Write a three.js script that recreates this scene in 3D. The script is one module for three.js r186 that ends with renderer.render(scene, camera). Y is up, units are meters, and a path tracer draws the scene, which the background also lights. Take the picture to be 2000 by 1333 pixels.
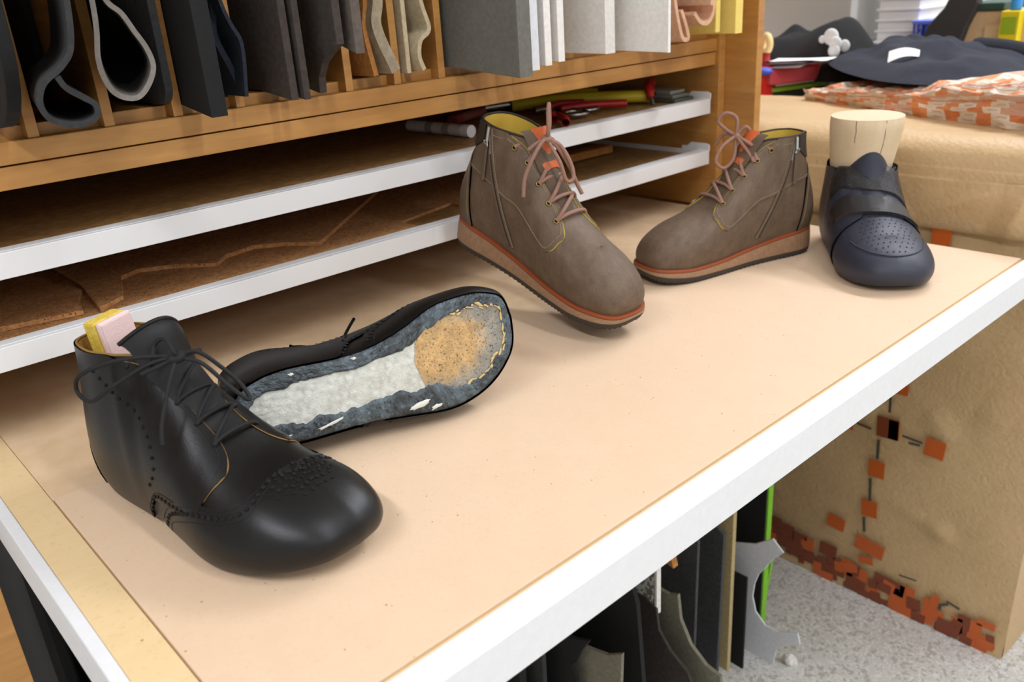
import * as THREE from 'three';
import { RoundedBoxGeometry } from 'three/addons/geometries/RoundedBoxGeometry.js';
import { mergeGeometries, mergeVertices, toCreasedNormals } from 'three/addons/utils/BufferGeometryUtils.js';
import { RectAreaLightUniformsLib } from 'three/addons/lights/RectAreaLightUniformsLib.js';

// ---------- camera, light, exposure ----------
const scene = new THREE.Scene();
const camera = new THREE.PerspectiveCamera(43.63, 2000 / 1333, 0.02, 40);
camera.position.set(0, 1.15, 0);
camera.rotation.set(-0.39216, -0.71952, -0.06797, 'YXZ');
camera.focus = 0.86;
camera.userData.fStop = 7;
scene.add(camera);
const renderer = new THREE.WebGLRenderer({ antialias: true });
renderer.toneMapping = THREE.LinearToneMapping;
renderer.toneMappingExposure = 1.0;
renderer.shadowMap.enabled = true;
renderer.shadowMap.type = THREE.PCFSoftShadowMap;
RectAreaLightUniformsLib.init();
scene.background = new THREE.Color(0x000000);
const LAMP = { color: 0xf3f6ff, glow: 2.0 };
// ceiling fixtures: x, z of the centre, length along z, intensity (they hang out of the picture, above the aisle)
const FIXTURES = [[2.4, -0.35, 1.5, 104], [0.6, 1.0, 1.6, 36], [-1.0, 0.1, 1.6, 74], [3.0, 1.6, 1.6, 40], [0.9, 3.3, 1.6, 84], [-1.2, 3.3, 1.6, 46]];

// ---------- helpers ----------
const K = 0.4, DESK = 0.75;
const P = (x, y, z) => new THREE.Vector3(x * K, DESK + y * K, z * K);   // survey units (0.4 m, from the desk top under the camera) to metres
let seed = 7;
const rnd = () => { seed |= 0; seed = seed + 0x6D2B79F5 | 0; let t = Math.imul(seed ^ seed >>> 15, 1 | seed); t = t + Math.imul(t ^ t >>> 7, 61 | t) ^ t; return ((t ^ t >>> 14) >>> 0) / 4294967296; };
const rr = (a, b) => a + (b - a) * rnd();
const lerp = (a, b, t) => a + (b - a) * t;
const clamp = (x, a, b) => Math.min(b, Math.max(a, x));
const sstep = (a, b, x) => { const t = clamp((x - a) / (b - a), 0, 1); return t * t * (3 - 2 * t); };
const names = {};
const numbered = n => { const k = names[n] = (names[n] ?? -1) + 1; return k ? `${n}_${String(k).padStart(3, '0')}` : n; };
function tag(o, label, category, group) { o.userData = { label, category }; if (group) o.userData.group = group; return o; }
function thing(name, label, category, pos, rotY = 0, group) {
  const o = new THREE.Group(); o.name = numbered(name); scene.add(o);
  if (pos) o.position.copy(pos); o.rotation.y = rotY;
  return tag(o, label, category, group);
}
const FINE = new Set(['perforations', 'perforation_rims', 'stitching', 'tread', 'zip_teeth']);           // too small to pick apart one by one
function part(name, geo, mat, parent, label) {
  const m = new THREE.Mesh(Array.isArray(geo) ? merge(geo) : geo, mat); m.name = name; m.castShadow = m.receiveShadow = true;
  parent.add(m); if (label) m.userData.label = label; if (FINE.has(name)) m.userData.kind = 'stuff'; return m;
}
function struct(name, geo, mat) { const m = part(name, geo, mat, scene); m.userData.kind = 'structure'; return m; }
function prep(g) { let h = g.index ? g.toNonIndexed() : g; for (const k of Object.keys(h.attributes)) if (!['position', 'normal', 'uv'].includes(k)) h.deleteAttribute(k); if (!h.attributes.uv) boxUV(h); h.morphAttributes = {}; return h; }
function merge(list) { return list.length === 1 ? list[0] : mergeGeometries(list.map(prep)); }
function boxUV(g, s = 1) {                                              // uv in metres by the main direction of each normal
  const p = g.attributes.position, n = g.attributes.normal, uv = new Float32Array(p.count * 2);
  for (let i = 0; i < p.count; i++) {
    const ax = Math.abs(n.getX(i)), ay = Math.abs(n.getY(i)), az = Math.abs(n.getZ(i));
    let u, v;
    if (ay >= ax && ay >= az) { u = p.getX(i); v = p.getZ(i); } else if (ax >= az) { u = p.getZ(i); v = p.getY(i); } else { u = p.getX(i); v = p.getY(i); }
    uv[2 * i] = u * s; uv[2 * i + 1] = v * s;
  }
  g.setAttribute('uv', new THREE.BufferAttribute(uv, 2)); return g;
}
function box(x0, x1, y0, y1, z0, z1, r = 0.0012) {                      // metres, world box
  const w = x1 - x0, h = y1 - y0, d = z1 - z0, rad = Math.min(r, w / 2.1, h / 2.1, d / 2.1);
  let g = new RoundedBoxGeometry(w, h, d, 2, rad); g.translate((x0 + x1) / 2, (y0 + y1) / 2, (z0 + z1) / 2); return boxUV(g);
}
const kbox = (x0, x1, y0, y1, z0, z1, r) => box(x0 * K, x1 * K, DESK + y0 * K, DESK + y1 * K, z0 * K, z1 * K, r);
function tube(pts, r, seg = 0, closed = false, rad = 8) {
  const c = new THREE.CatmullRomCurve3(pts, closed, 'centripetal');
  return new THREE.TubeGeometry(c, seg || pts.length * 6, r, rad, closed);
}
function grid(nu, nv, fn, closedU = false) {                            // parametric surface fn(u,v)->Vector3, uv = (u,v) unless fn sets .uv
  const pos = [], uv = [], idx = [];
  for (let j = 0; j <= nv; j++) for (let i = 0; i <= nu; i++) {
    const q = fn(i / nu, j / nv, i, j); pos.push(q.x, q.y, q.z); uv.push(q.u ?? i / nu, q.v ?? j / nv);
  }
  for (let j = 0; j < nv; j++) for (let i = 0; i < nu; i++) { const a = j * (nu + 1) + i, b = a + 1, c = a + nu + 1, d = c + 1; idx.push(a, b, d, a, d, c); }
  const g = new THREE.BufferGeometry(); g.setAttribute('position', new THREE.Float32BufferAttribute(pos, 3)); g.setAttribute('uv', new THREE.Float32BufferAttribute(uv, 2)); g.setIndex(idx); g.computeVertexNormals(); return g;
}
function sheetGeo(outline, thick, holes = [], bevel = 0.0004) {         // flat shape in xy, thickness along +z
  const s = new THREE.Shape(outline.map(p => new THREE.Vector2(p[0], p[1])));
  for (const h of holes) s.holes.push(new THREE.Path(h.map(p => new THREE.Vector2(p[0], p[1]))));
  const g = new THREE.ExtrudeGeometry(s, { depth: thick - 2 * bevel, bevelEnabled: bevel > 0, bevelThickness: bevel, bevelSize: bevel, bevelSegments: 1, curveSegments: 6 });
  g.translate(0, 0, bevel); return g;
}
function ribbon(curvePts, width, thick, axis) {                         // bent sheet: profile polyline (Vector3 list) swept along axis vector by width, with thickness
  const c = new THREE.CatmullRomCurve3(curvePts, false, 'centripetal'), n = curvePts.length * 8, A = axis.clone().normalize();
  const ps = c.getPoints(n), ns = ps.map((p, i) => { const t = ps[Math.min(n, i + 1)].clone().sub(ps[Math.max(0, i - 1)]); return t.cross(A).normalize(); });
  const ring = (i, a, b) => ps[i].clone().addScaledVector(ns[i], a * thick / 2).addScaledVector(A, b * width);
  const parts = []; const cor = [[1, 0], [1, 1], [-1, 1], [-1, 0]]; let L = [0]; for (let i = 1; i <= n; i++) L.push(L[i - 1] + ps[i].distanceTo(ps[i - 1]));
  for (let k = 0; k < 4; k++) { const [a, b] = cor[k], [a2, b2] = cor[(k + 1) % 4]; parts.push(grid(n, 1, (u, v, i, j) => { const q = j ? ring(i, a2, b2) : ring(i, a, b); q.u = L[i]; q.v = j ? (k % 2 ? thick : width) : 0; return q; })); }
  for (const i of [0, n]) parts.push(grid(1, 1, (u, v) => { const q = ring(i, u ? 1 : -1, v); q.u = u * thick; q.v = v * width; return q; }));
  return mergeGeometries(parts.map(prep));
}

// ---------- procedural textures ----------
function hash2(x, y, s) { let h = Math.imul(x, 374761393) + Math.imul(y, 668265263) + Math.imul(s, 974634567); h = Math.imul(h ^ h >>> 13, 1274126177); return ((h ^ h >>> 16) >>> 0) / 4294967296; }
function vnoise(x, y, px, py, s) {                                      // periodic value noise
  const xi = Math.floor(x), yi = Math.floor(y), fx = x - xi, fy = y - yi, w = t => t * t * (3 - 2 * t);
  const m = (a, b) => ((a % b) + b) % b, h = (i, j) => hash2(m(i, px), m(j, py), s);
  return lerp(lerp(h(xi, yi), h(xi + 1, yi), w(fx)), lerp(h(xi, yi + 1), h(xi + 1, yi + 1), w(fx)), w(fy));
}
const fbm = (u, v, fx, fy, s, oct = 4) => { let a = 0, w = .5, t = 0; for (let o = 0; o < oct; o++) { a += w * vnoise(u * fx, v * fy, fx, fy, s + o); t += w; w *= .5; fx *= 2; fy *= 2; } return a / t; };
function tex(n, fn, metres, srgb = true, m = n) {                       // fn(u,v) -> [r,g,b] 0..255 or a grey; tiles every "metres"
  const d = new Uint8Array(n * m * 4);
  for (let y = 0; y < m; y++) for (let x = 0; x < n; x++) { const c = fn(x / n, y / m), q = (y * n + x) * 4; if (typeof c === 'number') d[q] = d[q + 1] = d[q + 2] = c; else { d[q] = c[0]; d[q + 1] = c[1]; d[q + 2] = c[2]; } d[q + 3] = 255; }
  const t = new THREE.DataTexture(d, n, m); t.wrapS = t.wrapT = THREE.RepeatWrapping; t.magFilter = THREE.LinearFilter; t.minFilter = THREE.LinearMipmapLinearFilter; t.generateMipmaps = true;
  if (srgb) t.colorSpace = THREE.SRGBColorSpace; t.repeat.set(1 / metres, 1 / (metres * m / n)); t.needsUpdate = true; return t;
}
const retile = (t, metres) => { const c = t.clone(); c.repeat.set(1 / metres, 1 / metres); c.needsUpdate = true; return c; };
const mix3 = (a, b, t) => [lerp(a[0], b[0], t), lerp(a[1], b[1], t), lerp(a[2], b[2], t)];
const hex = h => [h >> 16 & 255, h >> 8 & 255, h & 255];
const std = (color, rough = .6, o = {}) => new THREE.MeshStandardMaterial({ color, roughness: rough, ...o });
const phys = (color, rough = .6, o = {}) => new THREE.MeshPhysicalMaterial({ color, roughness: rough, ...o });
const grain = tex(256, (u, v) => 255 * fbm(u, v, 40, 40, 11, 3), .05, false);             // fine neutral relief
const pores = tex(256, (u, v) => { const a = fbm(u, v, 64, 64, 3, 2), b = fbm(u, v, 24, 24, 9, 2); return 255 * clamp(.25 + .9 * Math.abs(a - .5) * 2 * .5 + .5 * b, 0, 1); }, .03, false);
function woodTex(c0, c1, metres, s, fx = 5, fy = 90) {                  // grain runs along u
  return tex(512, (u, v) => { const w = fbm(u, v, 3, 6, s + 40, 3) * .04, a = fbm(u, v + w, fx, fy, s, 3), b = fbm(u, v, 4, 14, s + 9, 3), c = fbm(u, v, 30, 180, s + 20, 2); const t = clamp(.5 * a + .45 * b + .25 * (c - .5), 0, 1); return mix3(c0, c1, t); }, metres);
}
const mottled = (c0, c1, metres, f, s, n = 256, oct = 4) => tex(n, (u, v) => mix3(c0, c1, clamp((fbm(u, v, f, f, s, oct) - .5) * 1.8 + .5, 0, 1)), metres);
// ---------- materials ----------
const M = {};
M.wall = std(0xffffff, .9, { map: mottled([214, 212, 206], [224, 222, 217], 1.2, 12, 5) });
M.ceiling = std(0xffffff, .95, { map: mottled([226, 225, 220], [236, 235, 231], .6, 30, 6) });
M.floor = std(0xffffff, .55, { map: tex(1024, (u, v) => { const a = fbm(u, v, 260, 260, 3, 2), b = fbm(u, v, 150, 150, 8, 2), c = fbm(u, v, 9, 9, 12, 3); let q = mix3([200, 198, 191], [214, 212, 206], c); if (a > .62) q = mix3(q, [234, 233, 229], .7); if (b < .34) q = mix3(q, [168, 165, 158], .7); if (hash2(Math.floor(u * 500), Math.floor(v * 500), 4) > .996) q = [140, 136, 130]; return q; }, .9) });
M.white = std(0xe6e5e3, .42, { bumpMap: retile(grain, .08), bumpScale: .00004 });
M.whiteRim = std(0xffffff, .5, { map: mottled([224, 224, 223], [228, 228, 227], .3, 60, 15) });
M.beech = std(0xffffff, .42, { map: woodTex([162, 110, 52], [208, 155, 86], .6, 21), bumpMap: retile(grain, .05), bumpScale: .00003 });
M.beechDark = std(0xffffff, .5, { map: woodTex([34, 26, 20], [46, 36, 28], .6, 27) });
M.desk = std(0xffffff, .55, { map: tex(1024, (u, v) => { const a = fbm(u, v, 6, 60, 31, 4), b = fbm(u, v, 120, 160, 33, 2), c = fbm(u, v, 5, 5, 35, 3); let q = mix3([222, 192, 142], [232, 206, 158], .6 * a + .4 * c); q = mix3(q, [213, 180, 128], clamp((b - .66) * 2.5, 0, .4)); if (hash2(Math.floor(u * 260), Math.floor(v * 260), 9) > .9996) q = [170, 132, 86]; return q; }, .5) });
M.deskBack = std(0xffffff, .58, { map: mottled([218, 186, 146], [226, 197, 160], .4, 24, 37) });
M.mat = std(0xffffff, .62, { map: tex(1024, (u, v) => { const a = fbm(u, v, 30, 30, 41, 4), b = fbm(u, v, 260, 260, 43, 2), c = fbm(u, v, 4, 4, 45, 3); let q = mix3([219, 189, 156], [226, 198, 167], .45 * a + .55 * c); q = mix3(q, [212, 182, 148], clamp((b - .68) * 3, 0, .4)); if (hash2(Math.floor(u * 420), Math.floor(v * 420), 10) > .99955) q = [164, 122, 84]; return q; }, .5), bumpMap: retile(grain, .03), bumpScale: .00006 });
M.darkBoard = std(0xffffff, .6, { map: mottled([140, 104, 58], [172, 132, 80], .3, 40, 52) });
M.cork = std(0xffffff, .9, { map: tex(512, (u, v) => { const a = fbm(u, v, 110, 110, 61, 2), b = fbm(u, v, 40, 40, 62, 3), c = hash2(Math.floor(u * 190), Math.floor(v * 190), 6); let q = mix3([166, 112, 62], [200, 146, 92], clamp((b - .5) * 1.5 + .5, 0, 1)); if (a > .64) q = mix3(q, [214, 164, 112], .6); if (c > .965) q = [112, 70, 34]; return q; }, .25), bumpMap: retile(grain, .04), bumpScale: .0006 });
M.black = std(0x0b0b0b, .8);
M.steel = std(0xa6a6a2, .3, { metalness: 1 });

// ---------- room shell ----------
const RX0 = -2.4, RX1 = 3.55, RZ0 = -1.75, RZ1 = 4.6, RH = 2.65, T = .12;
struct('floor', box(RX0 - T, RX1 + T, -T, 0, RZ0 - T, RZ1 + T), M.floor);
struct('ceiling', box(RX0 - T, RX1 + T, RH, RH + T, RZ0 - T, RZ1 + T), M.ceiling);
struct('wall_back', box(RX0 - T, RX1 + T, 0, RH, RZ0 - T, RZ0), M.wall);
struct('wall_front', box(RX0 - T, RX1 + T, 0, RH, RZ1, RZ1 + T), M.wall);
struct('wall_left', box(RX0 - T, RX0, 0, RH, RZ0, RZ1), M.wall);
struct('wall_right', box(RX1, RX1 + T, 0, RH, RZ0, RZ1), M.wall);
FIXTURES.forEach(([x, z, len, I], i) => {
  const t = thing('ceiling_lamp', ['long white ceiling lamp nearest the shelf rack', 'long white ceiling lamp above the front of the bench', 'long white ceiling lamp over the left of the room', 'long white ceiling lamp over the paper covered table', 'long white ceiling lamp far behind the viewer on the right', 'long white ceiling lamp far behind the viewer on the left'][i], 'lamp', new THREE.Vector3(x, RH - .005, z), 0);
  part('housing', box(-.09, .09, -.05, 0, -len / 2 - .03, len / 2 + .03, .004), M.white, t);
  part('diffuser', box(-.05, .05, -.062, -.05, -len / 2, len / 2, .004), std(0xffffff, .6, { emissive: LAMP.color, emissiveIntensity: LAMP.glow }), t);
  const L = new THREE.RectAreaLight(LAMP.color, I, .1, len); L.position.set(0, -.066, 0); L.rotation.x = -Math.PI / 2; t.add(L);
});
// ---------- workbench ----------
const bench = thing('workbench', 'light wooden workbench with white rim carrying the row of shoes', 'workbench', P(0, 0, 0));
bench.position.set(0, 0, 0);
const DX0 = .196, DX1 = 3.272, DZF = -.876, DZB = -3.55;
part('tabletop', kbox(.222, 3.2725, -.115, -.008, DZB, -.94, .0006), M.desk, bench);
part('hardboard_panel', kbox(.305, 3.262, -.0085, 0, -1.952, -.951, .0008), M.mat, bench);
part('border_strip', kbox(.222, .3015, -.0085, -.0012, DZB, -.94, .0006), M.desk, bench);
part('border_strip', kbox(.3025, 3.262, -.0085, -.0008, DZB, -1.9521, .0004), M.deskBack, bench);
part('edge_rim', kbox(.196, .2215, -.118, .0015, DZB, DZF, .0012), M.whiteRim, bench);
part('edge_rim', kbox(.2222, 3.2725, -.093, .0015, -.9395, DZF, .0012), M.whiteRim, bench);
part('leg', kbox(3.19, 3.25, -1.875, -.118, -3.5, -3.44, .002), M.white, bench);
part('leg', kbox(.24, .30, -1.875, -.118, -3.5, -3.44, .002), M.white, bench);
part('leg', kbox(1.7, 1.76, -1.875, -.118, -3.5, -3.44, .002), M.white, bench);

// ---------- shelf rack standing on the bench ----------
const SZ = -2.29, SB = -3.45, PX = 3.30, LX = -1.2;
const rack = thing('shelf_rack', 'beech wood shelf rack with narrow upright slots above pull-out trays', 'shelf rack', new THREE.Vector3());
part('side_panel', kbox(PX, PX + .046, .0, 2.3, SB, SZ + .02, .001), M.beech, rack);
part('outer_panel', kbox(PX + .048, PX + .094, -1.875, 2.6, SB, SZ + .175, .001), M.beech, rack);
part('side_panel', kbox(LX - .046, LX, .0, 2.3, SB, SZ + .02, .001), M.beech, rack);
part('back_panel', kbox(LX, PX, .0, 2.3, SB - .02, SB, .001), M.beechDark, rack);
part('front_rail', kbox(LX, PX, .633, .6865, SZ - .045, SZ, .001), M.beech, rack);
part('front_rail', kbox(LX, PX + .02, .6905, .743, SZ - .045, SZ + .004, .001), M.beech, rack);
part('slot_floor', kbox(LX, PX, .70, .772, SB, SZ - .046, .001), M.beech, rack);
const DIV = []; for (let i = 0; i < 24; i++) { const x = .535 - 7 * .177 + i * .177; if (x > LX && x < 1.85) DIV.push(x); } DIV.push(2.2, 2.62, 2.95);
for (const x of DIV) part('divider', kbox(x, x + .026, .743, 2.3, SB, SZ - .004, .0008), M.beech, rack);
part('top_board', kbox(LX, PX, 2.3, 2.35, SB, SZ, .001), M.beech, rack);

function tray(y0, y1, lip, name, label, drop) {
  const t = thing(name, label, 'tray', new THREE.Vector3());
  part('front_lip', kbox(LX + .02, PX - .028, y0, y1, SZ - .018, SZ, .0008), M.white, t);
  part('tray_floor', kbox(LX + .02, PX - .03, y1 - drop - .02, y1 - drop, SB + .05, SZ - .019, .0006), M.darkBoard, t);
  part('top_edge', kbox(LX + .02, PX - .028, y1 - .012, y1 + .0005, SZ - .06, SZ - .0185, .0006), M.white, t);
  part('side_wall', kbox(PX - .038, PX - .028, y0, y1 - .004, SB + .05, SZ - .062, .0006), M.white, t);
  const g = sheetGeo([[0, 0], [.15, 0], [.15, lip * .8], [.135, lip], [.05, lip], [.03, lip * .45], [0, lip * .4]].map(([a, b]) => [a * K, b * K]), .0022);
  g.rotateY(-Math.PI / 2); g.translate((PX - .026) * K, DESK + (y1 - .002) * K, (SZ - .15) * K); boxUV(g);
  part('end_bracket', g, M.white, t);
  return t;
}
const tray1 = tray(.428, .492, .03, 'tray', 'upper white tray with tools lying on its brown board', .006);
const tray2 = tray(.203, .265, .03, 'tray', 'lower white tray with cork sheets lying in it', .024);
// ---------- shoe toolkit: a shoe upper is a surface between the feather line (t=0) and the top line (t=1), p runs heel to toe on each side ----------
function crv(pts) {                                                     // monotone cubic through [x, y] pairs
  const n = pts.length, x = pts.map(q => q[0]), y = pts.map(q => q[1]), d = [], m = [];
  for (let i = 0; i < n - 1; i++) d.push((y[i + 1] - y[i]) / (x[i + 1] - x[i]));
  m[0] = d[0]; m[n - 1] = d[n - 2]; for (let i = 1; i < n - 1; i++) m[i] = d[i - 1] * d[i] <= 0 ? 0 : 2 * d[i - 1] * d[i] / (d[i - 1] + d[i]);
  return q => { if (q <= x[0]) return y[0]; if (q >= x[n - 1]) return y[n - 1]; let i = 0; while (q > x[i + 1]) i++; const h = x[i + 1] - x[i], t = (q - x[i]) / h, t2 = t * t, t3 = t2 * t; return y[i] * (2 * t3 - 3 * t2 + 1) + m[i] * h * (t3 - 2 * t2 + t) + y[i + 1] * (-2 * t3 + 3 * t2) + m[i + 1] * h * (t3 - t2); };
}
function nat(pts) {                                                     // smooth (C2) cubic through [x, y] pairs
  const n = pts.length, x = pts.map(q => q[0]), y = pts.map(q => q[1]), h = [], a = [], m = new Array(n).fill(0), c = [], d = [];
  for (let i = 0; i < n - 1; i++) h.push(x[i + 1] - x[i]);
  c[0] = 0; d[0] = 0; for (let i = 1; i < n - 1; i++) { const al = 6 * ((y[i + 1] - y[i]) / h[i] - (y[i] - y[i - 1]) / h[i - 1]), b = 2 * (h[i - 1] + h[i]) - h[i - 1] * (c[i - 1] ?? 0); c[i] = h[i] / b; d[i] = (al - h[i - 1] * d[i - 1]) / b; }
  for (let i = n - 2; i > 0; i--) m[i] = d[i] - c[i] * m[i + 1];
  return q => { q = clamp(q, x[0], x[n - 1]); let i = 0; while (i < n - 2 && q > x[i + 1]) i++; const t = q - x[i], u = x[i + 1] - q; return m[i] * u * u * u / (6 * h[i]) + m[i + 1] * t * t * t / (6 * h[i]) + (y[i] / h[i] - m[i] * h[i] / 6) * u + (y[i + 1] / h[i] - m[i + 1] * h[i] / 6) * t; };
}
const UPV = new THREE.Vector3(0, 1, 0);
class Upper {
  // rows: [p, xb, zRight, zLeft, yb, xt, yt, zt, out1, up1, out2, shaft]
  constructor(rows, zc = [[0, 0], [1, 0]]) { const c = k => ([1, 2, 3, 8, 9, 10].includes(k) ? nat : crv)(rows.map(r => [r[0], r[k]])); [, this.xb, this.zR, this.zL, this.yb, this.xt, this.yt, this.zt, this.o1, this.u1, this.o2, this.sh] = rows[0].map((_, k) => c(k)); this.zc = crv(zc); this.slope = (this.yt(.70) - this.yt(.775)) / Math.max(.001, this.xt(.775) - this.xt(.70)); }
  base(s, p) { return new THREE.Vector3(this.xb(p), this.yb(p), (s > 0 ? this.zR(p) : -this.zL(p)) + this.zc(p)); }
  out(s, p) {
    const e = .004, a = this.base(s, Math.max(0, p - e)), b = this.base(s, Math.min(1, p + e)); const t = b.sub(a); t.y = 0; t.normalize();
    const o = s > 0 ? new THREE.Vector3(-t.z, 0, t.x) : new THREE.Vector3(t.z, 0, -t.x);
    if (p < .02) o.lerp(new THREE.Vector3(-1, 0, 0), 1 - p / .02); if (p > .98) o.lerp(new THREE.Vector3(1, 0, 0), (p - .98) / .02); return o.normalize();
  }
  top(s, p) { return new THREE.Vector3(this.xt(p), this.yt(p), s * this.zt(p) + this.zc(p) * .8); }
  at(s, p, t) {
    p = clamp(p, 0, 1); const B = this.base(s, p), T = this.top(s, p), o = this.out(s, p), h = T.y - B.y, sh = this.sh(p);
    const an = p < .78 ? Math.PI / 2 : Math.PI / 2 * (1 - (p - .78) / .22), fw = Math.cos(an), o2 = new THREE.Vector3(fw, -this.slope * fw, s * Math.sin(an));
    o2.lerp(o, sstep(.3, .9, sh)).normalize();
    const C1 = B.clone().addScaledVector(o, this.o1(p)).addScaledVector(UPV, this.u1(p));
    const C2 = T.clone().addScaledVector(o2, this.o2(p)).addScaledVector(UPV, -sh * h * .4);
    const q = 1 - t; return B.multiplyScalar(q * q * q).addScaledVector(C1, 3 * q * q * t).addScaledVector(C2, 3 * q * t * t).addScaledVector(T, t * t * t);
  }
  nrm(s, p, t) {
    const e = .003, a = this.at(s, Math.max(0, p - e), t), b = this.at(s, Math.min(1, p + e), t), c = this.at(s, p, Math.max(0, t - e)), d = this.at(s, p, Math.min(1, t + e));
    const n = b.sub(a).cross(d.sub(c)); if (n.lengthSq() < 1e-16) return UPV.clone(); n.normalize(); if (s < 0) n.negate(); if (p > .997 || p < .003) { n.z = 0; n.normalize(); }
    return n;
  }
  off(s, p, t, d) { return this.at(s, p, t).addScaledVector(this.nrm(s, p, t), d); }
  shell(d = 0, t0 = 0, p0 = 0, p1 = 1, nP = 64, nT = 26, t1 = 1) {
    const gs = [1, -1].map(s => grid(nP, nT, (u, v) => { const p = lerp(p0, p1, u), t = lerp(t0, t1, v), q = d ? this.off(s, p, t, d) : this.at(s, p, t); q.u = p * .42 + (s > 0 ? 0 : .013); q.v = t * .15; return q; })).map((g, i) => i ? flip(g) : g);
    return weld(mergeGeometries(gs.map(prep)));
  }
  patch(s, p0, p1, lo, hi, d, nP = 40, nT = 14) {                       // raised piece of leather between the curves lo(p), hi(p), with cut edges
    const pos = [], nor = [], uv = [], idx = [], w = nP + 1, at = (i, j) => { const p = lerp(p0, p1, i / nP); return [p, lerp(lo(p), hi(p), j / nT)]; };
    const put = (q, n, p, t) => { pos.push(q.x, q.y, q.z); nor.push(n.x, n.y, n.z); uv.push(p * .42, t * .15); return pos.length / 3 - 1; };
    for (let j = 0; j <= nT; j++) for (let i = 0; i <= nP; i++) { const [p, t] = at(i, j), n = this.nrm(s, p, Math.min(t, .985)); put(this.at(s, p, t).addScaledVector(n, d), n, p, t); }
    for (let j = 0; j < nT; j++) for (let i = 0; i < nP; i++) { const A = j * w + i, B = A + 1, C = A + w, D = C + 1; if (s > 0) idx.push(A, B, D, A, D, C); else idx.push(A, D, B, A, C, D); }
    const skirt = (list) => { for (let k = 0; k < list.length - 1; k++) { const [p, t] = list[k], [p2, t2] = list[k + 1], n = this.nrm(s, p, Math.min(t, .985)), n2 = this.nrm(s, p2, Math.min(t2, .985)), a = this.at(s, p, t), b2 = this.at(s, p2, t2), m = b2.clone().sub(a).cross(n).normalize();
      const c = [a.clone().addScaledVector(n, d), b2.clone().addScaledVector(n2, d), b2.clone().addScaledVector(n2, -.0008), a.clone().addScaledVector(n, -.0008)].map((q, x) => put(q, m, x === 1 || x === 2 ? p2 : p, t)); idx.push(c[0], c[1], c[2], c[0], c[2], c[3]); } };
    const run = (n, f) => Array.from({ length: n + 1 }, (_, k) => f(k));
    if (p0 > 0) skirt(run(nT, j => at(0, j))); if (p1 < 1) skirt(run(nT, j => at(nP, j))); if (lo((p0 + p1) / 2) > .0005 || lo(p1) > .0005) skirt(run(nP, i => at(i, 0))); if (hi(p1) < .9999) skirt(run(nP, i => at(i, nT)));
    const g = new THREE.BufferGeometry(); g.setAttribute('position', new THREE.Float32BufferAttribute(pos, 3)); g.setAttribute('normal', new THREE.Float32BufferAttribute(nor, 3)); g.setAttribute('uv', new THREE.Float32BufferAttribute(uv, 2)); g.setIndex(idx); return g;
  }
  path(pts, d, n = 12) {                                                // polyline on the surface through [side, p, t]
    const c = new THREE.CatmullRomCurve3(pts.map(q => new THREE.Vector3(q[1], q[2], 0)), false, 'centripetal'), out = [], m = n * (pts.length - 1);
    for (let i = 0; i <= m; i++) { const q = c.getPoint(i / m); out.push(this.off(pts[0][0], q.x, q.y, d)); } return out;
  }
  cord(pts, d, r, n = 12) { return tube(this.path(pts, d, n), r, n * pts.length, false, 6); }
  stitch(pts, d, r = .00038, dash = .0026, gap = .0012) {
    const line = new THREE.CatmullRomCurve3(this.path(pts, d, 14)), L = line.getLength(), n = Math.floor(L / (dash + gap)), out = [];
    for (let i = 0; i < n; i++) { const a = line.getPointAt(i / n), b = line.getPointAt(Math.min(1, (i + dash / (dash + gap)) / n)); out.push(bar(a, b, r)); } return out;
  }
  dots(list, r, d = .0004) { return list.map(([s, p, t, k = 1]) => { const g = new THREE.CircleGeometry(r * k, 7), n = this.nrm(s, p, t); g.applyQuaternion(new THREE.Quaternion().setFromUnitVectors(new THREE.Vector3(0, 0, 1), n)); const q = this.off(s, p, t, d); g.translate(q.x, q.y, q.z); const o = new THREE.TorusGeometry(r * k * 1.1, r * .17, 5, 10); o.applyQuaternion(new THREE.Quaternion().setFromUnitVectors(new THREE.Vector3(0, 0, 1), n)); o.translate(q.x, q.y, q.z); (this.rims ??= []).push(o); return g; }); }
  dotRow(pts, step, r, d) {                                              // perforations along a path
    const s = pts[0][0], c = new THREE.CatmullRomCurve3(pts.map(q => new THREE.Vector3(q[1], q[2], 0)), false, 'centripetal'), line = new THREE.CatmullRomCurve3(this.path(pts, 0, 14)), n = Math.round(line.getLength() / step), m = 14 * (pts.length - 1), out = [];
    for (let i = 0; i <= n; i++) { const u = line.getUtoTmapping(i / n), q = c.getPoint(u); out.push([s, q.x, q.y]); } return this.dots(out, r, d);
  }
  layer(e0, y0, e1, y1, bulge = 0, nP = 64) {                            // slab of sole between two offset outlines; y as functions of p
    const ring = (s, p, k) => { const e = lerp(e0, e1, k) + bulge * 4 * k * (1 - k), q = this.base(s, p).addScaledVector(this.out(s, p), e); q.y = lerp(y0(p), y1(p), k); return q; };
    const gs = []; for (const s of [1, -1]) gs.push(grid(nP, 4, (u, v) => { const q = ring(s, u, v); q.u = u * .35; q.v = v * .02; return q; }));
    for (const k of [0, 1]) gs.push(grid(nP, 4, (u, v) => { const a = ring(1, u, k), b = ring(-1, u, k), q = a.lerp(b, v); q.u = q.x; q.v = q.z; return q; }));
    return mergeGeometries(gs.map(prep));
  }
}
function flip(g) { const x = g.index.array; for (let i = 0; i < x.length; i += 3) { const a = x[i]; x[i] = x[i + 1]; x[i + 1] = a; } g.computeVertexNormals(); return g; }
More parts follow.
